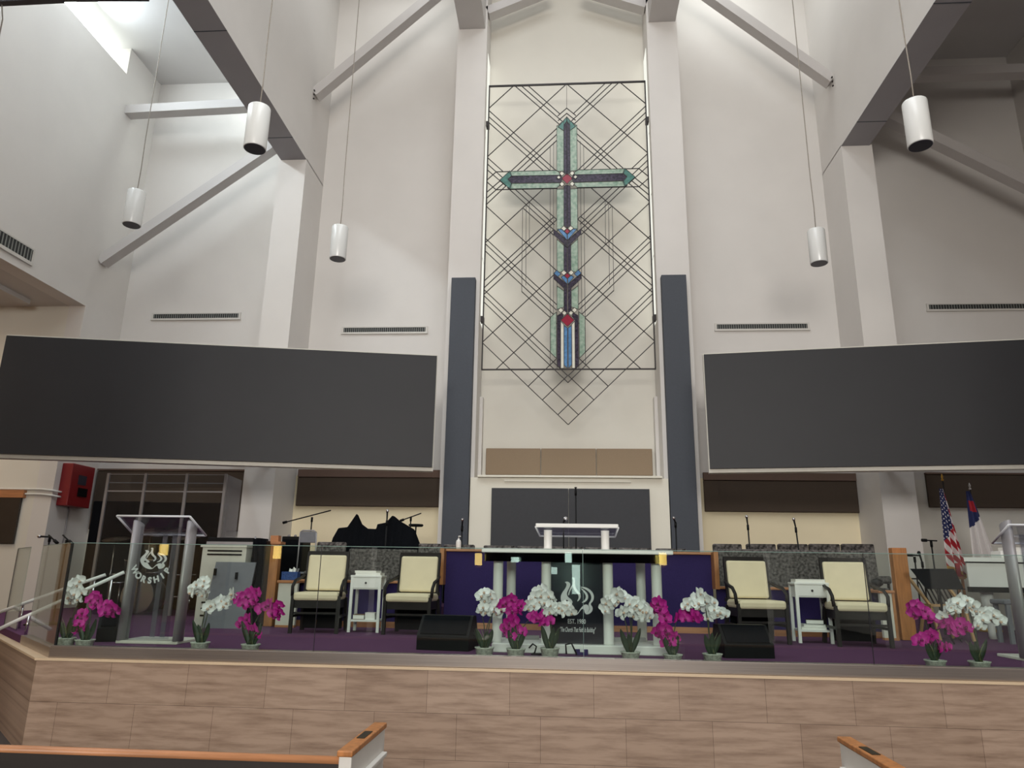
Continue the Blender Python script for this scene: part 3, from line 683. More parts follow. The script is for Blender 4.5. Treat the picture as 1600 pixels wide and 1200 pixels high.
# ------------------------------------------------------------------ acrylic lecterns
def lectern(px_l, px_r, yl, label, logo, ytop=806):
    A = at(px_l, 900, yl); B = at(px_r, 900, yl); xm = (A.x + B.x) / 2; hw = (B.x - A.x) / 2
    t = thing('acrylic_lectern', label, 'lectern', (xm, yl, ZS), 'acrylic lecterns')
    zt = at((px_l + px_r) / 2 + 6, 818, yl).z
    for sg in (-1, 1):
        x = xm + sg * hw
        prof = [(1, 0), (1, zt - ZS)]
        c = MB()
        n = 28; top = []; bot = []
        for k in range(n):
            an = 2 * PI * k / n; dx, dy = .042 * math.cos(an), .085 * math.sin(an)
            bot.append(c.bm.verts.new((x + dx, yl + .1 + dy, ZS + .03))); top.append(c.bm.verts.new((x + dx, yl + .1 + dy, zt + .035 - (dy + .085) * .3)))
        for k in range(n):
            f = c.bm.faces.new((bot[k], bot[(k + 1) % n], top[(k + 1) % n], top[k])); f.smooth = True
        c.bm.faces.new(bot[::-1]); c.bm.faces.new(top)
        c.build('column', M['lgrey'], t)
    # sloping clear top: front edge high, reading edge lower
    yf, yr = yl - .10, yl + .34
    tp = [at(px_l - 14 - (0 if logo else 3), ytop, yf), at(px_r + 14, ytop, yf), at(px_r + 39, ytop + 31, yr), at(px_l + 12 if logo else px_l - 42, ytop + 31, yr)]
    zf, zr = tp[0].z, tp[2].z
    tp[1].z = zf; tp[3].z = zr
    top = MB().prism(tp, (0, .004, .012)).build('reading_top', M['acryl'], t)
    s = MB()
    for i in range(4): s.tube([tp[i], tp[(i + 1) % 4]], .011, 6)
    s.build('bright_edge', M['acedge'], top)
    MB().span((xm - hw + .07, yl + .03, ZS + .05), (xm + hw - .07, yl + .042, zt - .03)).build('front_pane', M['acryl'], t)
    MB().span((xm - hw - .03, yl + .03, ZS), (xm + hw + .03, yl + .55, ZS + .03), bev=.006).build('base', M['cabw'], t)
    for x in (xm - .09, xm + .02): MB().span((x, yl + .24, ZS + .05), (x + .05, yl + .25, zt - .1)).build('rear_fin', M['acryl2'], t)
    MB().span((xm - hw + .05, yl + .10, zt - .12), (xm + hw - .05, yl + .36, zt - .108)).build('shelf', M['acryl'], t)
    if logo:
        s = MB(); p = at(240, 878, yl + .03); k = .000775
        flame(s, p.x, p.z + .028, yl + .022, k * .95, kz=.70)
        s.build('flame_emblem', M['logo'], t, 'frosted white flame emblem')
        s = MB()
        for i, ch in enumerate('WORSHIP'):
            an = math.radians(-150 + i * 20); R = .205; cx, cz = p.x - .01, p.z + .015
            ca, sa = math.cos(an + PI / 2), math.sin(an + PI / 2)
            def fn(v, an=an, ca=ca, sa=sa, R=R, cx=cx, cz=cz):
                return Vector((cx + R * math.cos(an) + v.x * ca - v.y * sa, yl + .022 - v.z, cz + R * math.sin(an) + v.x * sa + v.y * ca))
            put_text(s, ch, .085, fn, .004)
        s.build('lettering', M['logo'], t, 'curved lettering WORSHIP')
lectern(197, 283, 7.50, 'clear acrylic lectern with grey columns lettered WORSHIP with white flame emblem', True)
lectern(1593, 1690, 7.75, 'clear acrylic lectern at right edge in front of the white piano', False, 820)

# ------------------------------------------------------------------ choir rail
def X(px, Y, py=930): return at(px, py, Y).x
zlow = at(640, 908, 10.45).z; zhi = at(720, 858.5, 10.8).z
cr = thing('choir_rail', 'purple panelled choir rail with honey oak caps behind the armchairs', 'railing', (0, 10.6, ZS))
def railsec(x0, x1, y, z, m, nm='panel'):
    p = MB().span((x0, y, ZS + .08), (x1, y + .08, z - .035)).build(nm, m, cr)
    MB().span((x0, y - .012, ZS), (x1, y + .09, ZS + .08)).build('oak_baseboard', M['oakx'], cr)
    MB().span((x0 - .01, y - .04, z - .036), (x1 + .01, y + .14, z), bev=.008).build('oak_cap', M['oakx'], cr)
xl0, xl1 = X(462, 10.45), X(689, 10.45)
railsec(xl0, xl1, 10.45, zlow, M['purple'])
xr0, xr1 = X(1121, 10.45), X(1376, 10.45)
railsec(xr0, xr1, 10.45, zlow, M['purple'])
railsec(xl1 + .02, xr0 - .02, 10.62, zhi, M['purple'], 'raised_panel')
for x in (xl1, xr0):
    MB().span((x - .03, 10.40, zlow - .04), (x + .03, 10.70, zhi)).build('oak_stile', M['oak'], cr)
yE = 10.12
for (p0, p1) in ((432, 462), (1377, 1400)):
    x0, x1 = X(p0, yE, 950), X(p1, yE, 950)
    MB().span((x0, yE, ZS + .03), (x1, yE + .06, zlow - .05)).build('end_panel', M['cabw'], cr, 'cream end panel')
    MB().span((x0, yE - .01, ZS), (x1, yE + .07, ZS + .03)).build('oak_baseboard', M['oakx'], cr)
    MB().span((x0 - .02, yE - .03, zlow - .05), (x1 + .0, yE + .29, zlow - .012), bev=.008).build('oak_cap', M['oakx'], cr)
a = X(1399, yE, 950)
MB().span((a - .03, yE - .02, ZS), (a + .0, yE + .06, zlow - .05)).build('oak_stile', M['oak'], cr)
# oak posts at both ends
def oakpost(px0, px1, py, y, cap, lb):
    p0, p1 = at(px0, 920, y), at(px1, 920, y); z = at((px0 + px1) / 2, py, y).z
    t = thing('oak_post', lb, 'post', ((p0.x + p1.x) / 2, y, ZS), 'oak rail posts')
    MB().span((p0.x, y, ZS), (p1.x, y + .12, z), bev=.006).build('board', M['oak'], t)
    if cap:
        MB().span((p0.x - .03, y - .03, z), (p1.x + .03, y + .15, z + .035)).build('cap', M['oakx'], t)
        MB().span((p0.x - .01, y + .02, z + .035), (p1.x - .03, y + .12, z + .12)).build('cap_block', M['oakx'], t)
    else:
        MB().lathe([(.012, 0), (.02, .015), (.008, .03)], ((p1.x - .04), y - .0, at(1405, 956, y).z), 10, R=Rx(PI / 2)).build('knob', M['brass'], t)
oakpost(415, 430, 850, 10.25, True, 'honey oak end post with block cap at the left end of the rail')
oakpost(1401, 1424, 856, 10.2, False, 'tall honey oak end post at the right end of the rail')

# ------------------------------------------------------------------ choir platform and seats
struct('floor_choir_platform', MB().span((-5.35, 10.76, ZS), (5.3, 12.80, ZS + .28)), M['carpet'])
zp = ZS + .28
def choir_chair(wd):
    t = thing('choir_chair', '', 'chair', (0, 0, 0))
    MB().box((0, .26, .62), (wd, .08, .58), Rx(-.12), bev=.02).build('backrest', M['tweed'], t)
    MB().box((0, 0, .42), (wd, .5, .1), bev=.025).build('seat', M['tweed'], t)
    for sx in (-1, 1):
        for sy in (-1, 1): MB().span((sx * (wd / 2 - .04) - .015, sy * .2 - .015, 0), (sx * (wd / 2 - .04) + .015, sy * .2 + .015, .38)).build('leg', M['dwood'], t)
    return t
YCH = 11.92
cc = None
segs = [(1113, 1158, 'leftmost of five grey tweed choir chairs behind the right armchairs'), (1165, 1211, 'second from left of five grey tweed choir chairs behind the right armchairs'),
        (1214, 1261, 'middle one of five grey tweed choir chairs behind the right armchairs'), (1262.5, 1311, 'fourth from left of five grey tweed choir chairs behind the right armchairs'),
        (1313, 1364, 'rightmost of five grey tweed choir chairs behind the right armchairs'),
        (497, 542, 'grey tweed choir chair left of the draped black drums'), (655, 690, 'grey tweed choir chair just right of the draped black drums'),
        (694, 742, 'grey tweed choir chair below the left tall slate panel'),
        (756, 806, 'grey tweed choir chair behind the pulpit table, farthest left there'), (808, 860, 'grey tweed choir chair behind the left reading desk column'),
        (862, 912, 'grey tweed choir chair behind the middle of the reading desk'), (914, 964, 'grey tweed choir chair behind the right reading desk column'),
        (966, 1018, 'grey tweed choir chair behind the right half of the pulpit table'), (1024, 1072, 'grey tweed choir chair below the right tall slate panel')]
ztop = {0: 848.5, 5: 846.5, 6: 849, 7: 851, 8: 852}
for i, (a, b, lb) in enumerate(segs):
    py = 849.5 + .0 * i if i < 5 else (846.5 if i == 5 else (849 if i == 6 else (850.5 if i == 7 else 852 + (a - 756) * .018)))
    y = YCH if i not in (5, 6) else 10.98
    p, q = at(a, py, y + .3), at(b, py, y + .3)
    if cc is None:
        cc = choir_chair(.5); o = place(cc, True, (0, 0, 0), 0, lb, 'grey choir chairs')
    else: o = place(cc, False, (0, 0, 0), 0, lb, 'grey choir chairs')
    hgt = (p.z + q.z) / 2 - zp
    o.location = ((p.x + q.x) / 2, y, zp); o.scale = ((q.x - p.x) / .5, 1, hgt / .915)
def choir_pew(px0, px1, py, y, lb):
    a, b = at(px0, py, y), at(px1, py, y)
    t = thing('choir_pew', lb, 'pew', ((a.x + b.x) / 2, y, zp), 'grey choir pews')
    MB().span((a.x, y, zp + .3), (b.x, y + .1, (a.z + b.z) / 2), bev=.02).build('backrest', M['tweed'], t)
    MB().span((a.x, y - .40, zp + .26), (b.x, y - .005, zp + .36), bev=.02).build('seat', M['tweed'], t)
    for x in (a.x + .05, b.x - .11): MB().span((x, y - .38, zp), (x + .06, y - .02, zp + .258)).build('support', M['dwood'], t)
choir_pew(545, 652, 858, 11.2, 'long grey tweed choir pew back between the left armchairs')
choir_pew(1122, 1366, 859, 11.2, 'long grey tweed choir pew back between the right armchairs')

# ------------------------------------------------------------------ armchairs
def armchair():
    t = thing('armchair', '', 'armchair', (0, 0, 0))
    MB().box((0, .02, .44), (.56, .54, .10), bev=.03).build('seat_cushion', M['vinyl'], t, 'cream vinyl seat')
    MB().box((0, .295, .73), (.50, .07, .46), Rx(-.13), bev=.025).build('back_cushion', M['vinyl'], t, 'cream vinyl back')
    s = MB()
    for sx in (-1, 1): s.bar((sx * .262, .26, .38), (sx * .262, .345, .985), .03, .05, up=(0, 1, 0))
    s.bar((-.276, .345, .985), (.276, .345, .985), .05, .032, up=(0, 1, 0)); s.bar((-.29, .31, .48), (.29, .31, .48), .05, .04, up=(0, 1, 0))
    s.build('back_frame', M['dwood'], t)
    MB().span((-.275, -.21, .30), (.275, .27, .40)).build('seat_frame', M['dwood'], t)
    MB().span((-.255, .25, .03), (.255, .27, .31)).build('under_seat_shade', M['bfab'], t)  # dark sheet added to stand for the shade under the chair
    for sx in (-1, 1):
        MB().tube([(sx * .30, -.20, .44), (sx * .308, -.19, .56), (sx * .305, -.08, .63), (sx * .295, .1, .655), (sx * .275, .30, .70)], .021, 8).build('arm', M['dwood'], t)
        MB().bar((sx * .285, -.225, .0), (sx * .285, -.215, .45), .042, .045, up=(0, 1, 0)).build('leg', M['dwood'], t)
        MB().bar((sx * .285, .38, .0), (sx * .275, .27, .42), .045, .05, up=(0, 1, 0)).build('leg', M['dwood'], t)
        MB().bar((sx * .295, -.2, .2), (sx * .285, .33, .2), .025, .03).build('stretcher', M['dwood'], t)
    MB().bar((-.29, -.2, .24), (.29, -.2, .24), .025, .03, up=(0, 1, 0)).build('stretcher', M['dwood'], t)
    return t
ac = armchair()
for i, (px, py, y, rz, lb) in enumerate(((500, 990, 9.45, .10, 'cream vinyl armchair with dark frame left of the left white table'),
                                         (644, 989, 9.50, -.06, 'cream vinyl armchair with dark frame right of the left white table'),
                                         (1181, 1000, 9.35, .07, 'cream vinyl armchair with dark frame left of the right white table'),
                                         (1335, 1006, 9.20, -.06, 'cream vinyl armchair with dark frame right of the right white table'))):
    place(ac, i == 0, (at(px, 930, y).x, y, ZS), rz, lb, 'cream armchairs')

# ------------------------------------------------------------------ white side tables
def side_table():
    t = thing('side_table', '', 'table', (0, 0, 0))
    MB().span((-.20, -.17, .68), (.20, .17, .705), bev=.004).build('tabletop', M['white'], t)
    MB().span((-.175, -.15, .53), (.175, .15, .68)).build('case', M['white'], t)
    d = MB().span((-.165, -.162, .545), (.165, -.148, .67), bev=.003).build('drawer', M['white'], t)
    MB().lathe([(.008, 0), (.014, .012), (.012, .02)], (0, -.16, .61), 12, R=Rx(PI / 2)).build('knob', M['iron'], d, 'dark round knob')
    for sx in (-1, 1):
        for sy in (-1, 1): MB().bar((sx * .182, sy * .155, 0), (sx * .177, sy * .15, .68), .035, .035, up=(0, 1, 0)).build('leg', M['white'], t)
    MB().span((-.175, -.15, .13), (.175, .15, .155)).build('shelf', M['white'], t)
    return t
st = side_table()
TB = [(575, 9.72, 'white side table with drawer between the left pair of armchairs'), (1264, 9.55, 'white side table with drawer between the right pair of armchairs')]
tl = []
for i, (px, y, lb) in enumerate(TB):
    x = at(px, 930, y).x; tl.append((x, y)); o = place(st, i == 0, (x, y, ZS), (.03, -.06)[i], lb, 'white side tables'); o.scale = (1.02, 1, 1.0)
def book(c, d, m, lb, rz=0.0, group='books on the white tables', nm='book'):
    c = Vector(c); t = thing(nm, lb, nm, c, group, rz)
    def P(x, y, z): return c + Rz(rz) @ Vector((x, y, z))
    R = Rz(rz)
    MB().box(P(0, 0, d[2] * .5), (d[0] * .96, d[1] * .96, d[2] * .8), R).build('pages', M['paper'], t)
    s = MB(); s.box(P(0, 0, d[2] * .95), (d[0], d[1], d[2] * .1), R); s.box(P(0, 0, d[2] * .05), (d[0], d[1], d[2] * .1), R); s.box(P(0, d[1] * .49, d[2] * .5), (d[0], d[1] * .02, d[2]), R)
    s.build('cover', m, t)
x, y = tl[0]
book((x + .01, y - .01, ZS + .705), (.34, .24, .035), M['paper'], 'closed white binder lying on the left white table', .04)
book((x - .02, y, ZS + .74), (.30, .21, .025), M['paper'], 'white booklet on top of the binder on the left white table', -.06)
book((x + .07, y - .04, ZS + .155), (.13, .15, .04), M['white'], 'lower white boxed book on the shelf of the left white table', .05)
book((x + .07, y - .04, ZS + .195), (.13, .15, .045), M['paper'], 'upper white boxed book on the shelf of the left white table', .0)
book((x - .08, y - .02, ZS + .155), (.15, .18, .06), M['brownbox'], 'brown book on the shelf of the left white table', .0)
x, y = tl[1]
book((x + .0, y - .01, ZS + .705), (.36, .25, .04), M['paper'], 'open white papers pile on the right white table', -.1)
book((x + .0, y - .02, ZS + .155), (.30, .2, .03), M['paper'], 'lower white book on the shelf of the right white table', -.1)
book((x + .01, y - .02, ZS + .185), (.27, .18, .03), M['white'], 'second white book on the shelf of the right white table', -.04)
book((x + .03, y - .03, ZS + .215), (.2, .14, .055), M['black'], 'black bible topmost on the shelf of the right white table', -.25)

# ------------------------------------------------------------------ pulpit
YP = 7.62
pu = thing('pulpit', 'white two tier pulpit with round columns and dark panel with white flame emblem', 'pulpit', (0.0, YP, ZS))
bx0, bx1 = at(768, 1006, YP - .1).x, at(1044, 1010, YP - .1).x
zb3 = at(905, 1008, YP - .1).z
MB().span((bx0, YP - .1, ZS), (bx1, YP + .62, zb3), bev=.008).build('plinth', M['white'], pu)
tx0, tx1 = at(752.5, 859, YP - .16).x, at(1052, 864, YP - .16).x
ztt = at(900, 857.8, YP - .16).z; 
MB().span((tx0, YP - .16, ztt - .045), (tx1, YP + .66, ztt), bev=.008).build('tabletop', M['white'], pu)
def pcol(px, y, r, zt, zb=None, nm='column'):
    x = at(px, 900, y).x; zb = zb3 if zb is None else zb
    MB().lathe([(r * 1.04, zb), (r, zb + .02), (r, zt - .02), (r * 1.04, zt)], (x, y, 0), 24).build(nm, M['white'], pu); return x
cx = [pcol(778.5, YP, .05, ztt - .045), pcol(853.5, YP, .05, ztt - .045), pcol(949.5, YP, .052, ztt - .045), pcol(1025.5, YP, .052, ztt - .045)]
for px in (799, 1001): pcol(px, YP + .52, .05, ztt - .045, nm='rear_column')
for (a, b) in ((cx[0], cx[1]), (cx[2], cx[3])):
    MB().span((a + .08, YP + .40, zb3), (b - .08, YP + .46, zb3 + .04)).build('base_bar', M['grey'], pu)  # low grey bar of the rear base, gives off no light
MB().span((tx0 + .03, YP - .12, ztt - .13), (tx1 - .06, YP - .11, ztt - .045)).build('apron', M['smoke'], pu, 'smoked clear apron')
pz = zb3 + .005
pnl = MB().span((cx[1] + .03, YP - .005, pz), (cx[2] - .03, YP + .012, ztt - .05)).build('front_panel', M['navy'], pu, 'gloss dark navy panel')
def zoomP(x, y, Y=YP - .008): return at(860 + x / 7.5, 880 + y / 7.5, Y)
s = MB(); c0 = zoomP(316, 400); k = (zoomP(416, 400).x - c0.x) / 100.0
flame(s, c0.x, c0.z, YP - .010, k)
s.build('flame_emblem', M['logo'], pnl, 'white flame emblem')
s = MB(); c1 = zoomP(308, 685)
put_text(s, 'EST. 1980', .062, lambda v: Vector((c1.x + v.x * .72, YP - .008 - v.z, c1.z + v.y)), .0006)
c2 = zoomP(316, 782)
put_text(s, '"The Church That Faith Is Building"', .062, lambda v: Vector((c2.x + v.x * .40, YP - .008 - v.z, c2.z + v.y)), .0008, .35)
s.build('lettering', M['logo'], pnl, 'white lettering EST. 1980 over a slogan')
# upper desk
zdesk = at(900, 818.5, YP + .0).z
da, dbb = at(837, 820, YP).x, at(966, 822, YP).x
zd0 = at(900, 838, YP + .5).z
tpl = [(da, YP, zdesk - .035), (dbb, YP, zdesk - .035), (dbb - .0, YP + .5, zd0), (da + .03, YP + .5, zd0)]
dk = MB().prism(tpl, (0, 0, .018)).build('reading_desk', M['acryl2'], pu, 'tinted sloping reading desk')
MB().span((da, YP - .02, zdesk - .04), (dbb, YP + .02, zdesk), bev=.006).build('front_lip', M['white'], dk)
s = MB(); s.tube([tpl[2], tpl[3]], .010, 6); s.tube([tpl[1], tpl[2]], .010, 6); s.tube([tpl[3], tpl[0]], .010, 6); s.build('edge', M['acedge'], dk)
for px in (856, 946.5): pcol(px, YP + .1, .042, zdesk - .06, ztt, 'desk_column')
mcx = at(770, 1004, YP + .3)
o = MB().tube([(at(885, 1027, 7.3).x, 7.42, ZS + .012), (at(884, 1015, 7.3).x, 7.36, ZS + .10), (at(893, 1012, 7.3).x, 7.34, ZS + .115), (at(900, 1022, 7.3).x, 7.36, ZS + .03), (at(901, 1026, 7.3).x, 7.38, ZS + .012)], .008, 8).build('cable', M['black'])
tag(o, 'looped black cable on the floor in front of the pulpit plinth', 'cable', 'black cables by the pulpit')
o = MB().tube([(at(826, 1014, 7.3).x, 7.40, ZS + .06), (at(832, 1010, 7.3).x, 7.36, ZS + .10), (at(838, 1012, 7.3).x, 7.34, ZS + .08), (at(835, 1020, 7.3).x, 7.36, ZS + .02), (at(830, 1023, 7.3).x, 7.34, ZS + .01), (at(846, 1022, 7.3).x, 7.34, ZS + .01)], .008, 8).build('cable', M['black'])
tag(o, 'black cable curling on the floor between two orchid pots left of the pulpit', 'cable', 'black cables by the pulpit')
p = at(899, 1015, 7.42); q = at(919, 1015, 7.42)
t = thing('outlet_box', 'small dark blue box on the floor before the pulpit plinth', 'box', ((p.x + q.x) / 2, 7.45, ZS))
MB().span((p.x, 7.42, ZS), (q.x, 7.48, p.z), bev=.004).build('body', M['purple'], t)
MB().span((p.x + .045, 7.416, ZS + .03), (q.x - .04, 7.421, ZS + .06)).build('badge', M['logo'], t)

# ------------------------------------------------------------------ microphone stands
def mic_on(t, p, d, L=.16, silver=True, r=.018):
    p = Vector(p); d = Vector(d).normalized()
    m = MB().tube([p, p + d * (L * .75)], [r * .55, r * .8], 10).build('microphone', M['bmetal'], t)
    MB().tube([p + d * (L * .72), p + d * (L * .78), p + d * (L * .9), p + d * L], [r * .8, r * 1.25, r * 1.25, r * .6], 12).build('grille', M['chrome'] if silver else M['bmetal'], m)
def stand(px, py, y, lb, z0=None, boom=None, mic=(0, -.5, .8), micl=.16, silver=True, base=True, lean=0.0):
    p = at(px, py, y); z0 = ZS if z0 is None else z0
    bx = p.x + lean
    t = thing('microphone_stand', lb, 'microphone stand', (bx, y, z0), 'microphone stands')
    MB().lathe([(.13, 0), (.13, .015), (.03, .035), (.014, .05)], (bx, y, z0), 20).build('base', M['bmetal'], t)
    top = p
    MB().tube([(bx, y, z0 + .03), top], .011, 8).build('pole', M['bmetal'], t)
    MB().tube([top - Vector((0, 0, .06)), top + Vector((0, 0, .02))], .018, 8).build('clutch', M['black'], t)
    if boom:
        (ax, ay), (bx_, by) = boom; A = at(ax, ay, y - .02); B = at(bx_, by, y - .02)
        MB().tube([A, B], .010, 8).build('boom', M['bmetal'], t)
        MB().tube([A, A + (B - A).normalized() * .07], .022, 8).build('counterweight', M['black'], t)
    if mic: mic_on(t, top + Vector((0, -.0, .01)), mic, micl, silver)
    return t
ym = 11.05
stand(487.5, 810, 11.95, 'microphone stand with long tilted boom left of the draped drums', z0=zp, boom=((442, 817), (517, 797.5)), mic=None)
stand(604.5, 815, 11.33, 'silver microphone upright between the two peaks of the black drape', z0=zp, mic=(0, -.05, 1), micl=.18)
stand(642, 809, 12.3, 'microphone stand with short boom right of the black drape', z0=zp, boom=((625, 814), (658, 802)), mic=None)
stand(722, 824, 11.05, 'microphone stand in front of the left tall slate panel', mic=(.1, -.6, .6), z0=zp)
stand(880.5, 820, 8.05, 'short microphone on the pulpit reading desk, just above it', z0=ztt, mic=(.5, -.7, .5), micl=.1) if False else None
t = thing('gooseneck_microphone', 'short gooseneck microphone above the pulpit reading desk', 'microphone', (at(881, 850, YP + .35).x, YP + .35, ztt))
p = at(880.5, 816, YP + .35)
MB().lathe([(.05, 0), (.05, .012), (.01, .02)], (p.x, YP + .35, ztt), 16).build('base', M['bmetal'], t)
MB().tube([(p.x, YP + .35, ztt + .01), (p.x, YP + .35, p.z - .1), p], .007, 8).build('gooseneck', M['bmetal'], t)
mic_on(t, p, (.3, -.8, .45), .09)
stand(899.5, 768, 11.2, 'tall thin microphone stand behind the centre of the pulpit', mic=(0, -.2, 1), micl=.06, silver=False, z0=zp)
stand(1055.5, 818, 11.05, 'microphone stand in front of the right tall slate panel', mic=(-.3, -.6, .6), micl=.12, z0=zp)
stand(1168.5, 822, 11.42, 'microphone stand with straight pole left of the right white table', mic=(-.15, -.3, 1), lean=.02, z0=zp)
stand(1243.5, 826, 11.42, 'microphone stand with leaning pole above the right white table', mic=(-.25, -.3, 1), lean=.06, z0=zp)
stand(78, 840, 9.6, 'microphone stand holding a level microphone left of the drum booth', boom=((90, 849), (76, 836)), mic=(-1, -.1, .02), micl=.17)
stand(104, 846, 9.75, 'microphone stand with tilted clip beside the glass corner at left', boom=((113, 850), (98, 836)), mic=None)
stand(1455, 848, 10.9, 'microphone stand with level bar top behind the black music stand', boom=((1440, 844), (1464, 845)), mic=None)
stand(1429, 872, 10.95, 'microphone stand with low level bar beside the right oak post', boom=((1418, 867), (1436, 868)), mic=None)
stand(1441, 880, 10.75, 'microphone stand with upright clip left of the flag', mic=(-.25, -.1, 1), micl=.16, silver=False)

# ------------------------------------------------------------------ draped drums
prof = [(521, 839), (529, 825), (543, 823.5), (557, 803), (559.5, 804), (566, 819), (575, 826), (588, 826.5), (590, 819), (603, 816.5), (613, 805.5), (617, 807), (625, 814), (648, 827.5), (656, 849)]
def prof_y(px):
    for (a, ya), (b, yb) in zip(prof, prof[1:]):
        if a <= px <= b: return ya + (yb - ya) * (px - a) / (b - a)
    return 849
YDp = 11.72
def drape(u, v):
    px = 521 + (656 - 521) * u; top = at(px, prof_y(px), YDp)
    zb = zp + .28 + .03 * math.sin(u * 23)
    ang = (v - .5) * 2      # -1 front, +1 back
    k = 1 - abs(ang) ** 2.2
    z = zb + (top.z - zb) * k
    fold = .018 * math.sin(u * 60 + 1.3 * math.sin(u * 17)) * abs(ang)
    return Vector((top.x, YDp + ang * (.12 + .22 * min(1, abs(ang))) + fold, z))
t = thing('draped_drums', 'hand drums covered by a black cloth with two peaks behind the left armchairs', 'drums', (at(590, 840, YDp).x, YDp, zp))
MB().grid(drape, 90, 24).build('black_cover', M['bfab'], t)
for px in (545, 585, 630):
    x = at(px, 840, YDp).x
    MB().lathe([(.15, zp + .25), (.17, zp + .5), (.16, zp + .62)], (x, YDp, 0), 20).build('drum_shell', M['brownbox'], t)
    MB().tube([(x, YDp, zp), (x, YDp, zp + .26)], .03, 8).build('drum_stand', M['bmetal'], t)
t = thing('percussion_pad', 'small black percussion pad on a thin stand right of the black drape', 'percussion pad', (at(650, 822, 12.5).x, 12.5, zp))
p = at(650, 821, 12.5)
MB().lathe([(.11, p.z - .02), (.13, p.z), (.12, p.z + .02), (.03, p.z + .024)], (p.x, 12.5, 0), 20).build('pad', M['black'], t)
MB().tube([(p.x, 12.5, zp), (p.x, 12.5, p.z)], .012, 8).build('stand', M['bmetal'], t)

# ------------------------------------------------------------------ things left of the choir
p0, p1 = at(441, 838, 11.45), at(474, 838, 11.45)
t = thing('loudspeaker', 'black loudspeaker box behind the tissue box and grey folding chair', 'speaker', ((p0.x + p1.x) / 2, 11.6, zp))
MB().span((p0.x, 11.45, zp), (p1.x, 11.8, p0.z), bev=.01).build('cabinet', M['black'], t)
MB().span((p0.x + .03, 11.44, zp + .05), (p1.x - .03, 11.45, p0.z - .05)).build('grille', M['bfab'], t)
for i, px in enumerate((452, 462)):
    q = at(px, 833, 11.6); 
    t = thing('small_knob_box', ('left' if i == 0 else 'right') + ' one of two tiny grey controls on the black loudspeaker', 'control', (q.x, 11.6, p0.z), 'controls on the black loudspeaker')
    MB().lathe([(.022, 0), (.022, .02), (.012, .035)], (q.x, 11.6, p0.z), 12).build('knob', M['grey'], t)
t = thing('folding_chair', 'grey metal folding chair behind the leftmost cream armchair', 'chair', (at(483, 850, 11.14).x, 11.18, zp))
a, b = at(468, 835, 11.14), at(495, 835, 11.14); zt0 = at(483, 829, 11.14).z
s = MB()
for x, sg in ((a.x, 1), (b.x, -1)): s.tube([(x - .03 * sg, 11.22, zp), (x, 11.16, zt0 - .35), (x + .01 * sg, 11.14, zt0 - .03)], .012, 8)
s.tube([(a.x + .01, 11.14, zt0 - .03), (a.x + .05, 11.14, zt0), (b.x - .05, 11.14, zt0), (b.x - .01, 11.14, zt0 - .03)], .012, 8)
s.build('frame', M['grey'], t)
MB().box(((a.x + b.x) / 2, 11.14, zt0 - .10), (b.x - a.x - .02, .025, .17), bev=.01).build('backrest', M['gpanel'], t)
MB().box(((a.x + b.x) / 2, 10.99, zp + .44), (b.x - a.x - .03, .38, .03), bev=.01).build('seat', M['gpanel'], t)
for x in (a.x + .02, b.x - .02): MB().tube([(x, 10.80, zp), (x, 11.18, zp + .5)], .012, 8).build('leg', M['grey'], t)
zcap = zlow - .012
p = at(453, 893, yE + .15)
t = thing('tissue_box', 'blue patterned tissue box on the cream end of the rail', 'tissue box', (p.x, yE + .2, zcap))
MB().span((p.x - .115, yE + .14, zcap), (p.x + .115, yE + .26, zcap + .115), bev=.004).build('box', M['bluebox'], t)
MB().grid(lambda u, v: Vector((p.x - .03 + .1 * u, yE + .2 + .03 * math.sin(6 * u) + .02 * (v - .5), zcap + .115 + .05 * v * (1 - .3 * math.sin(7 * u)))), 10, 4).build('tissue', M['paper'], t)
t = thing('sanitizer_bottle', 'small white pump bottle beside the microphone by the left slate panel', 'bottle', (at(716.5, 850, 10.7).x, 10.68, zhi))
bx = at(716.5, 850, 10.68).x
MB().lathe([(.034, 0), (.038, .01), (.038, .10), (.03, .125), (.014, .135), (.014, .15)], (bx, 10.68, zhi), 18).build('body', M['white'], t)
MB().span((bx - .03, 10.655, zhi + .03), (bx + .03, 10.66, zhi + .07)).build('label', M['gpanel'], t)
MB().tube([(bx, 10.68, zhi + .15), (bx, 10.68, zhi + .185), (bx + .03, 10.66, zhi + .18)], .008, 8).build('pump', M['white'], t)
# white louvred cabinet, grey board, black keyboard
ya = 10.0
a, b = at(316, 860, ya), at(385, 860, ya); ztc = at(350, 855, ya).z
t = thing('louvred_cabinet', 'off white louvred cabinet behind the grey board left of the oak post', 'cabinet', ((a.x + b.x) / 2, ya + .25, ZS))
MB().span((a.x, ya, ZS), (b.x, ya + .5, ztc), bev=.01).build('body', M['cabw'], t)
MB().span((a.x - .02, ya - .02, ztc), (b.x + .01, ya + .52, ztc + .03)).build('top', M['cabw'], t)
for z in (ztc - .06, ztc - .11, ZS + .13, ZS + .22, ZS + .3): MB().span((a.x + .08, ya - .008, z), (b.x - .06, ya + .004, z + .022)).build('louvre', M['black'], t, 'dark louvre slot')
yb = 9.82
a, b = at(331, 880, yb), at(394, 880, yb); zg = at(362, 878, yb).z; zg0 = ZS
t = thing('grey_board', 'grey square board with two hand slots leaning on the louvred cabinet', 'board', ((a.x + b.x) / 2, yb, ZS))
MB().prism([(a.x, yb - .1, ZS), (b.x, yb - .1, ZS), (b.x, yb + .12, zg), (a.x, yb + .12, zg)], (0, .025, 0)).build('board', M['gpanel'], t)
for px, py in ((333, 893), (366.5, 899)):
    q = at(px, py, yb - .02); MB().span((q.x - .013, yb + .02, q.z - .05), (q.x + .013, yb + .06, q.z + .04)).build('hand_slot', M['black'], t)
yk = 9.95
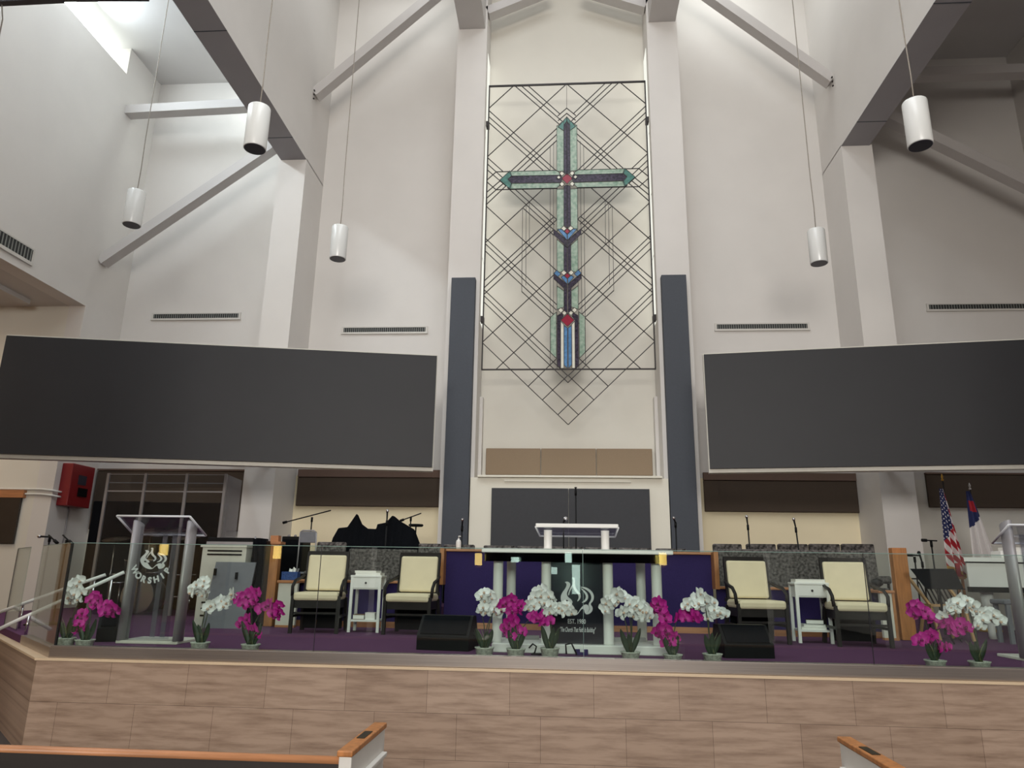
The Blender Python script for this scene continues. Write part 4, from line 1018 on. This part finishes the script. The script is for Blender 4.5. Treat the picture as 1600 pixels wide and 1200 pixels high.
a, b = at(326, 848, yk + .7), at(408, 848, yk + .7); zk = at(368, 850, yk + .7).z
t = thing('keyboard', 'black electric keyboard with grey edge on a stand behind the louvred cabinet', 'keyboard', ((a.x + b.x) / 2, 10.75, ZS))
MB().span((a.x, 10.6, zk), (b.x, 10.92, zk + .09), bev=.01).build('case', M['black'], t)
MB().span((a.x, 10.585, zk - .02), (b.x, 10.61, zk + .03)).build('front_strip', M['grey'], t)
for x in (a.x + .1, b.x - .1):
    MB().bar((x, 10.62, ZS), (x, 10.9, zk), .04, .04).build('stand_leg', M['bmetal'], t); MB().bar((x, 10.9, ZS), (x, 10.62, zk), .04, .04).build('stand_leg', M['bmetal'], t)
yq = 10.05
a, b = at(393, 860, yq), at(416, 860, yq); zq = at(405, 842, yq).z
t = thing('covered_rack', 'tall narrow rack under a black cloth left of the oak post', 'rack', ((a.x + b.x) / 2, yq + .2, ZS))
MB().grid(lambda u, v: Vector((a.x + (b.x - a.x) * u + .012 * math.sin(9 * v + 3 * u), yq - .04 * math.sin(PI * u) + .02 * math.sin(18 * u), ZS + .02 + (zq - ZS - .02) * v)), 24, 12).build('black_cover', M['bfab'], t)
MB().span((a.x + .02, yq + .03, ZS), (b.x - .02, yq + .4, zq - .02), bev=.02).build('rack_body', M['black'], t)
MB().tube([at(399, 838, yq + .05), at(398, 880, yq + .05), at(394, 935, yq + .05)], .012, 8).build('side_tube', M['grey'], t)

# ------------------------------------------------------------------ flags
def flag(px, ptop, pcl, pbot, wb, y, lb, kind):
    b = at(px, pbot, y); top = at(px, ptop, y)
    t = thing('flag', lb, 'flag', (top.x, y, ZS), 'flags on poles')
    MB().lathe([(.16, 0), (.16, .03), (.06, .06), (.03, .1)], (top.x, y, ZS), 20).build('base', M['gold'], t)
    MB().tube([(top.x, y, ZS + .05), (top.x, y, top.z - .08)], .012, 8).build('pole', M['dwood'], t)
    MB().lathe([(.013, -.10), (.022, -.08), (.01, -.06), (.018, -.03), (.003, .02)], top, 12).build('finial', M['gold'] if kind == 'us' else M['chrome'], t)
    zt = at(px, pcl, y).z; zb = b.z
    def P(u, v):
        wdt = (.06 + (wb - .06) * min(1, v * 1.15) ** .8); off = (.16 if kind == 'us' else .2) * v
        x = top.x - .08 + off * wb * 2.2 * (1 if 1 else 0) * .6 + (u - .35) * wdt
        yy = y - .06 + .045 * math.sin(u * 15 + 1.2 * v) * (.3 + v)
        z = zt + (zb - zt) * v - .10 * u * v + .05 * (1 - u) * v
        return Vector((x, yy, z))
    if kind == 'us':
        def mf(u, v):
            q = v + .30 * (u - .5)
            if q < .52 and (u < .9):
                i, j = int(u * 9), int(v * 36)
                uu, vv = u * 9 - i, v * 36 - j
                return 3 if ((i + j) % 2 == 0 and .25 < uu < .75 and .2 < vv < .8) else 2
            if v > .965: return 4
            return 0 if int((v - .42 * u) * 11 + 20) % 2 == 0 else 1
        MB().grid(P, 56, 130, mfn=mf).build('cloth', [M['fgred'], M['fgwhite'], M['fgblue'], M['fgwhite'], M['gold']], t)
    else:
        def mf(u, v):
            if v + .2 * (u - .5) < .40:
                return 0 if (.12 < v < .26 and .2 < u < .85) else 2
            return 1
        MB().grid(P, 40, 80, mfn=mf).build('cloth', [M['fgred'], M['fgwhite'], M['fgblue']], t)
flag(1471.5, 742, 764, 893, .26, 12.2, 'striped flag with white stars on blue hanging on a gold tipped pole', 'us')
flag(1514.5, 756, 768, 890, .34, 12.3, 'white flag with blue top and red patch hanging right of the striped flag', 'cf')
t = thing('framed_notice', 'small framed red notice standing low behind the flags', 'frame', (at(1500, 890, 12.1).x, 12.1, ZS))
a, b = at(1493, 880, 12.1), at(1506, 901, 12.1)
MB().span((a.x, 12.1, b.z), (b.x, 12.13, a.z)).build('picture', M['fgred'], t)
MB().span((a.x - .02, 12.09, b.z - .04), (b.x + .02, 12.14, b.z)).build('sill', M['oakx'], t)
MB().span((a.x, 12.11, ZS), (a.x + .03, 12.14, b.z)).build('leg', M['oak'], t); MB().span((b.x - .03, 12.11, ZS), (b.x, 12.14, b.z)).build('leg', M['oak'], t)

# ------------------------------------------------------------------ grand piano (white) with its bench, right edge
yq = 10.5
g = thing('grand_piano', 'white grand piano at the right edge of the stage', 'piano', (6.4, 11.2, ZS))
a = at(1510, 882, yq); zt1 = at(1530, 880, yq).z; zb1 = at(1530, 917, yq).z
x0 = a.x
out = [(x0, yq), (x0 + 1.55, yq), (x0 + 1.55, yq + 1.0), (x0 + 1.35, yq + 1.45), (x0 + .95, yq + 1.55), (x0 + .5, yq + 1.25), (x0 + .2, yq + 1.15), (x0, yq + .9)]
out = [(x + .5 * (y - yq), y) for x, y in out]
MB().prism([(x, y, zb1) for x, y in out], (0, 0, zt1 - zb1)).build('body', M['white'], g)
lid = MB().prism([(x + (-.05 if x == x0 else .02), y - (.05 if y == yq else -.02), zt1 + .02) for x, y in out], (0, 0, .055)).build('lid', M['white'], g)
MB().prism([(x + .02, y + .02, zt1) for x, y in out], (0, 0, .02)).build('lid_gap', M['black'], g)
MB().span((x0 + .02, yq - .02, zb1 - .07), (x0 + 1.5, yq + .1, zb1)).build('key_slip', M['black'], g, 'dark strip below the body')
MB().span((x0 + .5, yq + .05, zt1 + .075), (x0 + 1.3, yq + .3, zt1 + .17), bev=.01).build('music_desk', M['white'], g)
MB().span((x0 + .6, yq + .08, zt1 + .17), (x0 + 1.2, yq + .28, zt1 + .22)).build('sheet_stack', M['paper'], g)
for x, y in ((x0 + .34, yq + .25), (x0 + 1.45, yq + .25), (x0 + 1.45, yq + 1.2)):
    MB().lathe([(.05, ZS), (.045, ZS + .1), (.06, ZS + .3), (.085, zb1)], (x, y, 0), 16).build('leg', M['white'], g)
MB().span((x0 + .65, yq + .2, ZS + .12), (x0 + .9, yq + .3, ZS + .2)).build('pedal_box', M['white'], g)
for dx in (-.06, .06): MB().tube([(x0 + .775 + dx, yq + .25, ZS + .16), (x0 + .775 + dx, yq + .25, zb1)], .012, 8).build('pedal_rod', M['brass'], g)
yb2 = 9.9
a = at(1569, 937, yb2)
t = thing('piano_bench', 'grey piano bench in front of the white piano', 'bench', (a.x + .35, yb2 + .15, ZS))
MB().span((a.x, yb2, a.z - .06), (a.x + .75, yb2 + .34, a.z), bev=.015).build('seat', M['gpanel'], t)
for x in (a.x + .04, a.x + .69):
    for y in (yb2 + .03, yb2 + .29): MB().span((x - .02, y - .02, ZS), (x + .03, y + .02, a.z - .05)).build('leg', M['gpanel'], t)
# music stand, folding wooden chair
ymS = 9.85
t = thing('music_stand', 'black music stand with wide desk beside the right oak post', 'music stand', (at(1461, 960, ymS).x, ymS + .1, ZS))
a, b = at(1426, 889, ymS), at(1495, 889, ymS); zb4 = at(1461, 919, ymS).z
MB().prism([(a.x, ymS + .06, a.z), (b.x, ymS + .06, b.z), (b.x + .02, ymS - .06, zb4), (a.x + .10, ymS - .06, zb4)], (0, .012, .004)).build('desk', M['bfab'], t)
MB().span((a.x + .1, ymS - .10, zb4 - .012), (b.x + .02, ymS - .04, zb4)).build('ledge', M['black'], t)
xm = (a.x + b.x) / 2 + .05
MB().tube([(xm, ymS + .05, ZS + .1), (xm, ymS + .05, zb4 + .1)], .014, 8).build('pole', M['bmetal'], t)
for k in range(3):
    an = k * 2 * PI / 3 + .4; MB().tube([(xm, ymS + .05, ZS + .22), (xm + .26 * math.cos(an), ymS + .05 + .26 * math.sin(an), ZS + .012)], .010, 8).build('leg', M['bmetal'], t)
yw = 10.42
t = thing('wooden_chair', 'worn wooden folding chair behind the black music stand', 'chair', (at(1450, 960, yw).x, yw, ZS))
p, q = at(1429, 897, yw), at(1450, 957, yw)
dx = .42
for k in (0, 1):
    MB().bar((p.x + dx * k, yw + .25, p.z), (q.x + dx * k, yw - .1, ZS + .42), .035, .03, up=(1, 0, 0)).build('back_post', M['warmwood'], t)
    MB().bar((q.x + dx * k, yw - .1, ZS + .42), (q.x + dx * k + .02, yw - .2, ZS), .035, .03, up=(1, 0, 0)).build('leg', M['warmwood'], t)
    MB().bar((q.x + dx * k, yw + .1, ZS + .40), (q.x + dx * k, yw + .3, ZS), .035, .03, up=(1, 0, 0)).build('leg', M['warmwood'], t)
MB().span((q.x - .02, yw - .15, ZS + .42), (q.x + dx + .03, yw + .25, ZS + .45)).build('seat', M['warmwood'], t)
MB().bar((p.x + .02, yw + .24, p.z - .06), (p.x + dx, yw + .24, p.z - .06), .02, .09, up=(0, 1, 0)).build('back_rail', M['dwood'], t)
s = MB()
for k in range(7): x = q.x + .05 + k * .055; s.bar((x - .03, yw + .2, p.z - .1), (x, yw + .02, ZS + .45), .014, .014, up=(1, 0, 0))
s.build('spindles', M['dwood'], t)
t = thing('book_stack_shelf', 'low wooden shelf beside the right oak post', 'shelf', (at(1430, 985, 11.3).x, 11.3, ZS))
a, b = at(1424, 970, 11.3), at(1450, 970, 11.3)
for z in (ZS + .05, ZS + .14, ZS + .23): MB().span((a.x, 11.3, z), (b.x, 11.5, z + .03)).build('board', M['brownbox'], t)
for x in (a.x, b.x - .02): MB().span((x, 11.3, ZS), (x + .02, 11.5, ZS + .26)).build('side', M['dwood'], t)
t = thing('round_mesh_lamp', 'small dark rounded lamp on the cap of the right rail end', 'lamp', (at(1368, 905, 10.5).x, 10.3, zlow - .012))
p = at(1368, 890, 10.3)
MB().lathe([(.05, 0), (.06, .02), (.02, .03)], (p.x, 10.3, zlow - .012), 16).build('base', M['black'], t)
MB().lathe([(.02, .03), (.075, .07), (.07, .12), (.02, .15)], (p.x, 10.3, zlow - .012), 20).build('shade', M['bmetal'], t)

# ------------------------------------------------------------------ floor monitors
def wedge(px0, px1, pyt, y, rz, lb, dpt=.42, hz=None):
    a, b = at(px0, pyt, y), at(px1, pyt, y); z = (a.z + b.z) / 2 if hz is None else ZS + hz
    c = Vector(((a.x + b.x) / 2, y + .2, ZS)); hw = (b.x - a.x) / 2; h = z - ZS
    t = thing('floor_monitor', lb, 'speaker', c, 'floor monitor speakers', rz)
    R = Rz(rz)
    def P(x, y_, z_): return c + R @ Vector((x, y_, z_))
    sec = [(-.2, 0), (-.2, h * .42), (-.03, h), (.10, h), (.24, 0)]
    MB().prism([P(-hw, y_, z_) for y_, z_ in sec], R @ Vector((2 * hw, 0, 0))).build('cabinet', M['black'], t)
    n = Vector((0, -(h * .58), .17)).normalized()
    q = [P(-hw + .03, -.2 + .015, h * .46), P(hw - .03, -.2 + .015, h * .46), P(hw - .03, -.035, h * .97), P(-hw + .03, -.035, h * .97)]
    MB().prism([v + (R @ n) * .002 for v in q], (R @ n) * .012).build('grille', M['bfab'], t)
    for sg in (-1, 1): MB().box(P(sg * (hw + .004), .05, h * .5), (.012, .12, .05), R).build('handle', M['bmetal'], t)
wedge(655, 738, 963, 7.55, -.12, 'black wedge floor monitor left of the pulpit by the white orchid')
wedge(1125, 1205, 978, 7.50, .12, 'black wedge floor monitor right of the pulpit by the white orchid')
wedge(143, 172, 952, 7.62, .5, 'black wedge floor monitor behind the magenta orchid at the left end')

# ------------------------------------------------------------------ glass parapet
YG = 6.94
ztop_g = at(745, 857, YG).z
xs = [-4.90, at(497, 930, YG).x, at(911.5, 930, YG).x, at(1355, 930, YG).x, 5.6, XL]
lbs = ['clear glass parapet panel at the left corner before the lettered lectern', 'clear glass parapet panel before the left half of the pulpit', 'clear glass parapet panel before the right half of the pulpit', 'clear glass parapet panel before the flags and piano', None]
for i in range(4):
    t = thing('glass_panel', lbs[i], 'glass panel', ((xs[i] + xs[i + 1]) / 2, YG, .94), 'glass parapet panels')
    a, b = xs[i] + .004, xs[i + 1] - .004
    MB().span((a, YG - .006, .90), (b, YG + .006, ztop_g)).build('pane', M['glass'], t)
    MB().span((a, YG - .006, ztop_g + .0004), (b, YG + .006, ztop_g + .006)).build('polished_edge', M['gedge'], t)
    MB().span((b - .0, YG - .005, .94), (b + .004, YG + .005, ztop_g)).build('joint_strip', M['bedge'] if i in (0, 2) else M['gedge'], t)
    if i == 0: MB().span((a - .018, YG - .012, .94), (a - .001, YG + .012, ztop_g)).build('corner_strip', M['bedge'], t, 'black edge strip')
def wing(a, b, z0, z1, lb, edge_a=False):
    a, b = Vector((*a, 0)), Vector((*b, 0)); d = (b - a).normalized(); n = Vector((-d.y, d.x, 0)) * .006
    t = thing('glass_panel', lb, 'glass panel', ((a + b) / 2 + Vector((0, 0, z0))), 'glass parapet panels')
    q = [a - n, b - n, b + n, a + n]
    MB().prism([(v.x, v.y, z0) for v in q], (0, 0, z1 - z0)).build('pane', M['glass'], t)
    MB().prism([(v.x, v.y, z1 + .0004) for v in q], (0, 0, .006)).build('polished_edge', M['gedge'], t)
    if edge_a: MB().prism([(v.x, v.y, z0) for v in (b - n * 1.5, b + d * .016 - n * 1.5, b + d * .016 + n * 1.5, b + n * 1.5)], (0, 0, z1 - z0)).build('edge_strip', M['bedge'], t, 'black edge strip')
wing((-4.925, 6.955), (-6.02, 8.06), .90, ztop_g, 'clear glass wing panel angled back at the left stage corner')
wing((-6.62, 8.66), (-7.3, 9.34), .90, ztop_g, 'clear glass panel beyond the stair gap at far left', True)
# handrails of the side stair
def handrail(pts, lb):
    P = [at(px, py, y) for px, py, y in pts]
    t = thing('handrail', lb, 'handrail', (P[0].x, P[0].y, ZS), 'stair handrails')
    MB().tube(P, .021, 10).build('rail', M['white'], t)
    for p in (P[0].lerp(P[-1], .25), P[0].lerp(P[-1], .9)):
        MB().tube([(p.x, p.y, ZS if p.x + p.y > 2.05 else 0), p], .014, 8).build('post', M['chrome'], t)
handrail([(-8, 959, 8.95), (30, 945.5, 9.0), (101, 920, 9.15), (165, 898, 9.3)], 'bright steel handrail, upper of the two behind the left glass corner')
handrail([(-8, 986, 8.1), (30, 968, 8.2), (95, 939, 8.35), (194, 894, 8.6)], 'bright steel handrail, lower of the two behind the left glass corner')

# ------------------------------------------------------------------ potted orchids
def bloom_mesh(nm, mp, ml):
    s = MB(); s.mi = 0
    def petal(an, L, W, cup, back):
        ca, sa = math.cos(an), math.sin(an); n = 6; rows = []
        for i in range(n + 1):
            u = i / n; r = .004 + L * u; wd = W * math.sin(PI * min(1, .12 + .86 * u)) ** .8
            row = []
            for k in (-1, -.5, 0, .5, 1):
                x, y = r, wd * k; z = cup * (u ** 1.5) - .25 * wd * (1 - k * k) + back
                row.append(s.bm.verts.new((x * ca - y * sa, -z - .002, x * sa + y * ca)))
            rows.append(row)
        for a, b in zip(rows, rows[1:]):
            for k in range(4):
                f = s.bm.faces.new((a[k], a[k + 1], b[k + 1], b[k])); f.smooth = True; f.material_index = 0
    for an in (PI / 2, PI / 2 + 2.15, PI / 2 - 2.15): petal(an, .043, .016, -.004, -.003)
    for an in (.25, PI - .25): petal(an, .045, .028, .006, .003)
    s.mi = 1
    s.lathe([(.001, 0), (.008, .004), (.010, .012), (.004, .02)], (0, -.004, -.004), 8, R=Rx(PI / 2 + .4))
    bmesh.ops.recalc_face_normals(s.bm, faces=s.bm.faces[:])
    me = bpy.data.meshes.new(nm); s.bm.to_mesh(me); s.bm.free(); me.materials.append(mp); me.materials.append(ml); return me
BW, BMg = bloom_mesh('white_bloom', M['petalw'], M['lip']), bloom_mesh('magenta_bloom', M['petalm'], M['lipm'])
rnd = random.Random(3)
def orchid(px, pyt, sprays, lb, col, y=7.12, spikes=True):
    p = at(px, pyt, y); t = thing('potted_orchid', lb, 'orchid', (p.x, y, ZS), 'potted orchids along the stage edge')
    h = p.z - ZS
    MB().lathe([(.066, 0), (.074, .01), (.086, h - .012), (.092, h - .008), (.092, h), (.082, h), (.08, h - .012)], (p.x, y, ZS), 26).build('pot', M['pot'], t)
    MB().lathe([(.079, h - .02), (.05, h - .008), (.01, h - .004)], (p.x, y, ZS), 16).build('moss', M['soil'], t)
    bme = BW if col == 'w' else BMg
    for si, sp in enumerate(sprays):
        P = [at(a, b, y + rnd.uniform(-.05, .05)) for a, b in sp]
        base = Vector((p.x + rnd.uniform(-.03, .03), y + rnd.uniform(-.02, .02), p.z - .01))
        f0 = P[0]; mid = base.lerp(f0, .55) + Vector(((base.x - f0.x) * .12, .02, .02))
        pts = [base, mid]
        srt = P
        for q in srt: pts.append(q + Vector((0, .022, -.004)))
        MB().tube(pts, [.006, .005] + [.0035] * len(srt), 6).build('stem', M['stem'], t)
        for q in P:
            o = bpy.data.objects.new('bloom', bme); COL.objects.link(o); o.parent = t
            o.location = q - Vector((p.x, y, ZS)); sc = rnd.uniform(1.1, 1.4)
            o.scale = (sc, sc, sc); o.rotation_euler = (rnd.uniform(-.5, .45), rnd.uniform(-.5, .5), rnd.uniform(-.8, .8))
    nl = 3
    for k in range(nl):
        an = rnd.uniform(-.6, .6) + (k - 1) * 1.1; L = rnd.uniform(.15, .22); wd = .028
        dirx = math.sin(an) * .35
        def lf(u, v, dirx=dirx, L=L, wd=wd, k=k):
            ww = wd * math.sin(PI * min(1, .1 + .88 * u)) ** .7
            return Vector((p.x + .02 * (k - 1) + dirx * L * u + (v - .5) * 2 * ww, y - .02 + .015 * k + .012 * abs(v - .5) * 2 - .03 * u * u, p.z - .01 + L * u))
        MB().grid(lf, 10, 4).build('leaf', M['leaf'], t)
    for k in range(3 if spikes else 0):
        sg = -1 if k % 2 == 0 else 1; L = rnd.uniform(.13, .2)
        a = Vector((p.x - .02 * sg, y, p.z - .01)); b = a + Vector((-.5 * L * sg * rnd.uniform(.3, 1.3) * (-1), 0, L))
        MB().tube([a, a.lerp(b, .5) + Vector((0, 0, .015)), b], [.005, .004, .0012], 6).build('spike_leaf', M['spike'], t)
orchid(103, 996, [[(128, 925), (122, 914), (124, 907), (116, 911), (112, 921), (118, 928), (108, 932), (110, 940), (123, 936)]], 'white orchid in a grey pot at the far left glass corner', 'w')
orchid(133, 999, [[(141, 938), (148, 930), (155, 936), (150, 944), (160, 948), (168, 944), (176, 949), (181, 954), (172, 960), (163, 956)], [(130, 958), (127, 966), (123, 974), (128, 980), (121, 985)]], 'magenta orchid in a grey pot at the left end beside the white one', 'm', 7.14)
orchid(313, 1003, [[(323, 922), (317, 915), (320, 907), (309, 913), (303, 919), (299, 926), (308, 926), (318, 929)], [(325, 951), (331, 945), (338, 942), (345, 938), (348, 947), (355, 941), (361, 934), (364, 927)]], 'white orchid in a grey pot before the grey leaning board', 'w')
orchid(392, 1006, [[(390, 942), (398, 936), (402, 926), (392, 925), (384, 930), (376, 932), (372, 938), (380, 944), (387, 934), (396, 946)], [(408, 951), (415, 946), (422, 944), (429, 949), (436, 946), (438, 957), (432, 963), (426, 958)], [(388, 966), (380, 970), (376, 975), (385, 980), (391, 985), (398, 982), (402, 992), (396, 995)]], 'magenta orchid in a grey pot before the left oak post', 'm')
orchid(757, 1011, [[(770, 955), (763, 947), (758, 938), (752, 931), (757, 926), (764, 928), (769, 934), (773, 941), (766, 942)], [(752, 955), (756, 949), (760, 956)], [(772, 950), (778, 944), (782, 952), (777, 958)]], 'white orchid in a grey pot beside the left floor monitor', 'w')
orchid(806, 1013, [[(800, 955), (791, 950), (784, 944), (783, 952), (791, 941), (799, 935), (804, 942), (797, 946), (809, 949), (814, 945), (810, 955)], [(803, 968), (796, 973), (789, 980), (796, 984), (803, 979), (799, 993), (795, 990), (812, 985), (818, 987)], [(832, 962), (838, 966), (845, 969), (850, 960), (855, 967), (848, 973), (859, 971)]], 'magenta orchid in a grey pot before the left pulpit columns', 'm')
orchid(859, 1012, [[(858, 948), (855, 938), (846, 930), (841, 924), (848, 921), (838, 931), (832, 937), (828, 944), (825, 950), (834, 946), (843, 940)], [(852, 929), (858, 931), (863, 936), (853, 942), (860, 946), (864, 954), (871, 949), (858, 956), (878, 952), (884, 946), (890, 951), (893, 957), (882, 958)]], 'white orchid in a grey pot before the dark flame panel', 'w')
orchid(985, 1018, [[(983, 943), (977, 935), (971, 927), (965, 926), (960, 932), (954, 937), (948, 941), (944, 947), (952, 948), (959, 944), (966, 938), (947, 954)], [(990, 940), (995, 945), (990, 951), (999, 950), (1005, 947), (1003, 956), (1010, 955), (1014, 963), (1008, 966), (990, 961)], [(973, 955), (978, 954), (970, 960)]], 'white orchid in a grey pot right of the dark flame panel', 'w')
orchid(1051, 1022, [[(1040, 968), (1038, 960), (1033, 952), (1029, 941), (1025, 948), (1018, 950), (1023, 955), (1034, 946), (1041, 963)], [(1040, 982), (1032, 981), (1024, 987), (1030, 993), (1038, 990), (1046, 988), (1053, 996), (1044, 998), (1040, 1006), (1048, 1004)], [(1058, 966), (1063, 963), (1070, 957), (1078, 951), (1076, 961), (1084, 959), (1090, 964), (1071, 966), (1085, 967)]], 'magenta orchid in a grey pot before the rightmost pulpit column', 'm')
orchid(1113, 1021, [[(1108, 950), (1104, 941), (1097, 933), (1092, 927), (1087, 934), (1091, 943), (1082, 940), (1076, 942), (1072, 948), (1094, 949), (1085, 945)], [(1101, 935), (1108, 938), (1114, 941), (1110, 950), (1116, 953), (1120, 959), (1112, 960), (1126, 957), (1132, 960), (1107, 965)]], 'white orchid in a grey pot beside the right floor monitor', 'w')
orchid(1461, 1031, [[(1446, 960), (1440, 952), (1432, 945), (1425, 947), (1421, 953), (1428, 957), (1436, 961), (1444, 954), (1450, 962), (1458, 967)], [(1456, 992), (1447, 996), (1440, 998), (1434, 1002), (1446, 1003), (1452, 1000), (1468, 1008), (1474, 1012), (1481, 1012)], [(1469, 977), (1475, 970), (1480, 968), (1478, 978), (1487, 985), (1494, 980), (1500, 974), (1505, 983), (1511, 980), (1498, 988)]], 'magenta orchid in a grey pot at the right end before the music stand', 'm', 7.1)
orchid(1530, 1033, [[(1528, 955), (1520, 945), (1510, 938), (1500, 934), (1497, 942), (1503, 947), (1490, 944), (1483, 948), (1478, 956), (1492, 953), (1512, 948), (1472, 962)], [(1516, 951), (1522, 955), (1530, 960), (1537, 957), (1545, 956), (1552, 960), (1558, 965), (1562, 970), (1547, 967), (1535, 968), (1526, 976), (1532, 979)]], 'white orchid in a grey pot at the right end before the white piano', 'w', 7.1)

# ------------------------------------------------------------------ pews in the foreground
def pew(sg, xin, lb):
    t = thing('church_pew', lb, 'pew', (xin, 3.9, 0), 'front church pews')
    xo = sg * 6.2; y0 = 3.68
    e0, e1 = xin, xin + sg * .06
    if sg < 0: e0, e1 = xin - .06, xin
    en = MB().span((min(xin, xin + sg * .06), 3.60, 0), (max(xin, xin + sg * .06), 4.25, .825), bev=.004).build('end_panel', M['pewwhite'], t, 'white painted pew end')
    MB().span((min(xin, xin + sg * .066) - .004, 3.595, .825), (max(xin, xin + sg * .066) + .004, 4.275, .852), bev=.006).build('oak_cap', M['oak'], en)
    MB().span((xin + sg * .012, 3.86, .8521), (xin + sg * .052, 4.02, .856)).build('plaque', M['plaque'], en)
    if sg < 0:
        for z in (.70, .60): MB().span((xin - .0, 3.66, z), (xin + .03, 4.20, z + .022), bev=.004).build('moulding', M['pewwhite'], en)
    else:
        for z in (.70, .60): MB().span((xin - .03, 3.66, z), (xin, 4.20, z + .022), bev=.004).build('moulding', M['pewwhite'], en)
    xi = xin + sg * .06
    zr = .80
    MB().span((min(xi, xo), 3.66, .12), (max(xi, xo), 3.70, zr - .02)).build('back_panel', M['pewdark'], t)
    MB().tube([(xi, 3.68, zr - .012), (xo, 3.68, zr - .012)], .022, 12).build('top_rail', M['oakx'], t)
    MB().span((min(xi, xo), 3.70, .38), (max(xi, xo), 4.18, .45), bev=.02).build('seat', M['purple'], t)
    MB().span((min(xo, xo + sg * .06), 3.60, 0), (max(xo, xo + sg * .06), 4.25, .825)).build('end_panel', M['pewwhite'], t)
pew(-1, -1.075, 'dark backed church pew with oak rail and white end, left of the aisle')
pew(1, 1.345, 'church pew with white end and oak cap, right of the aisle')
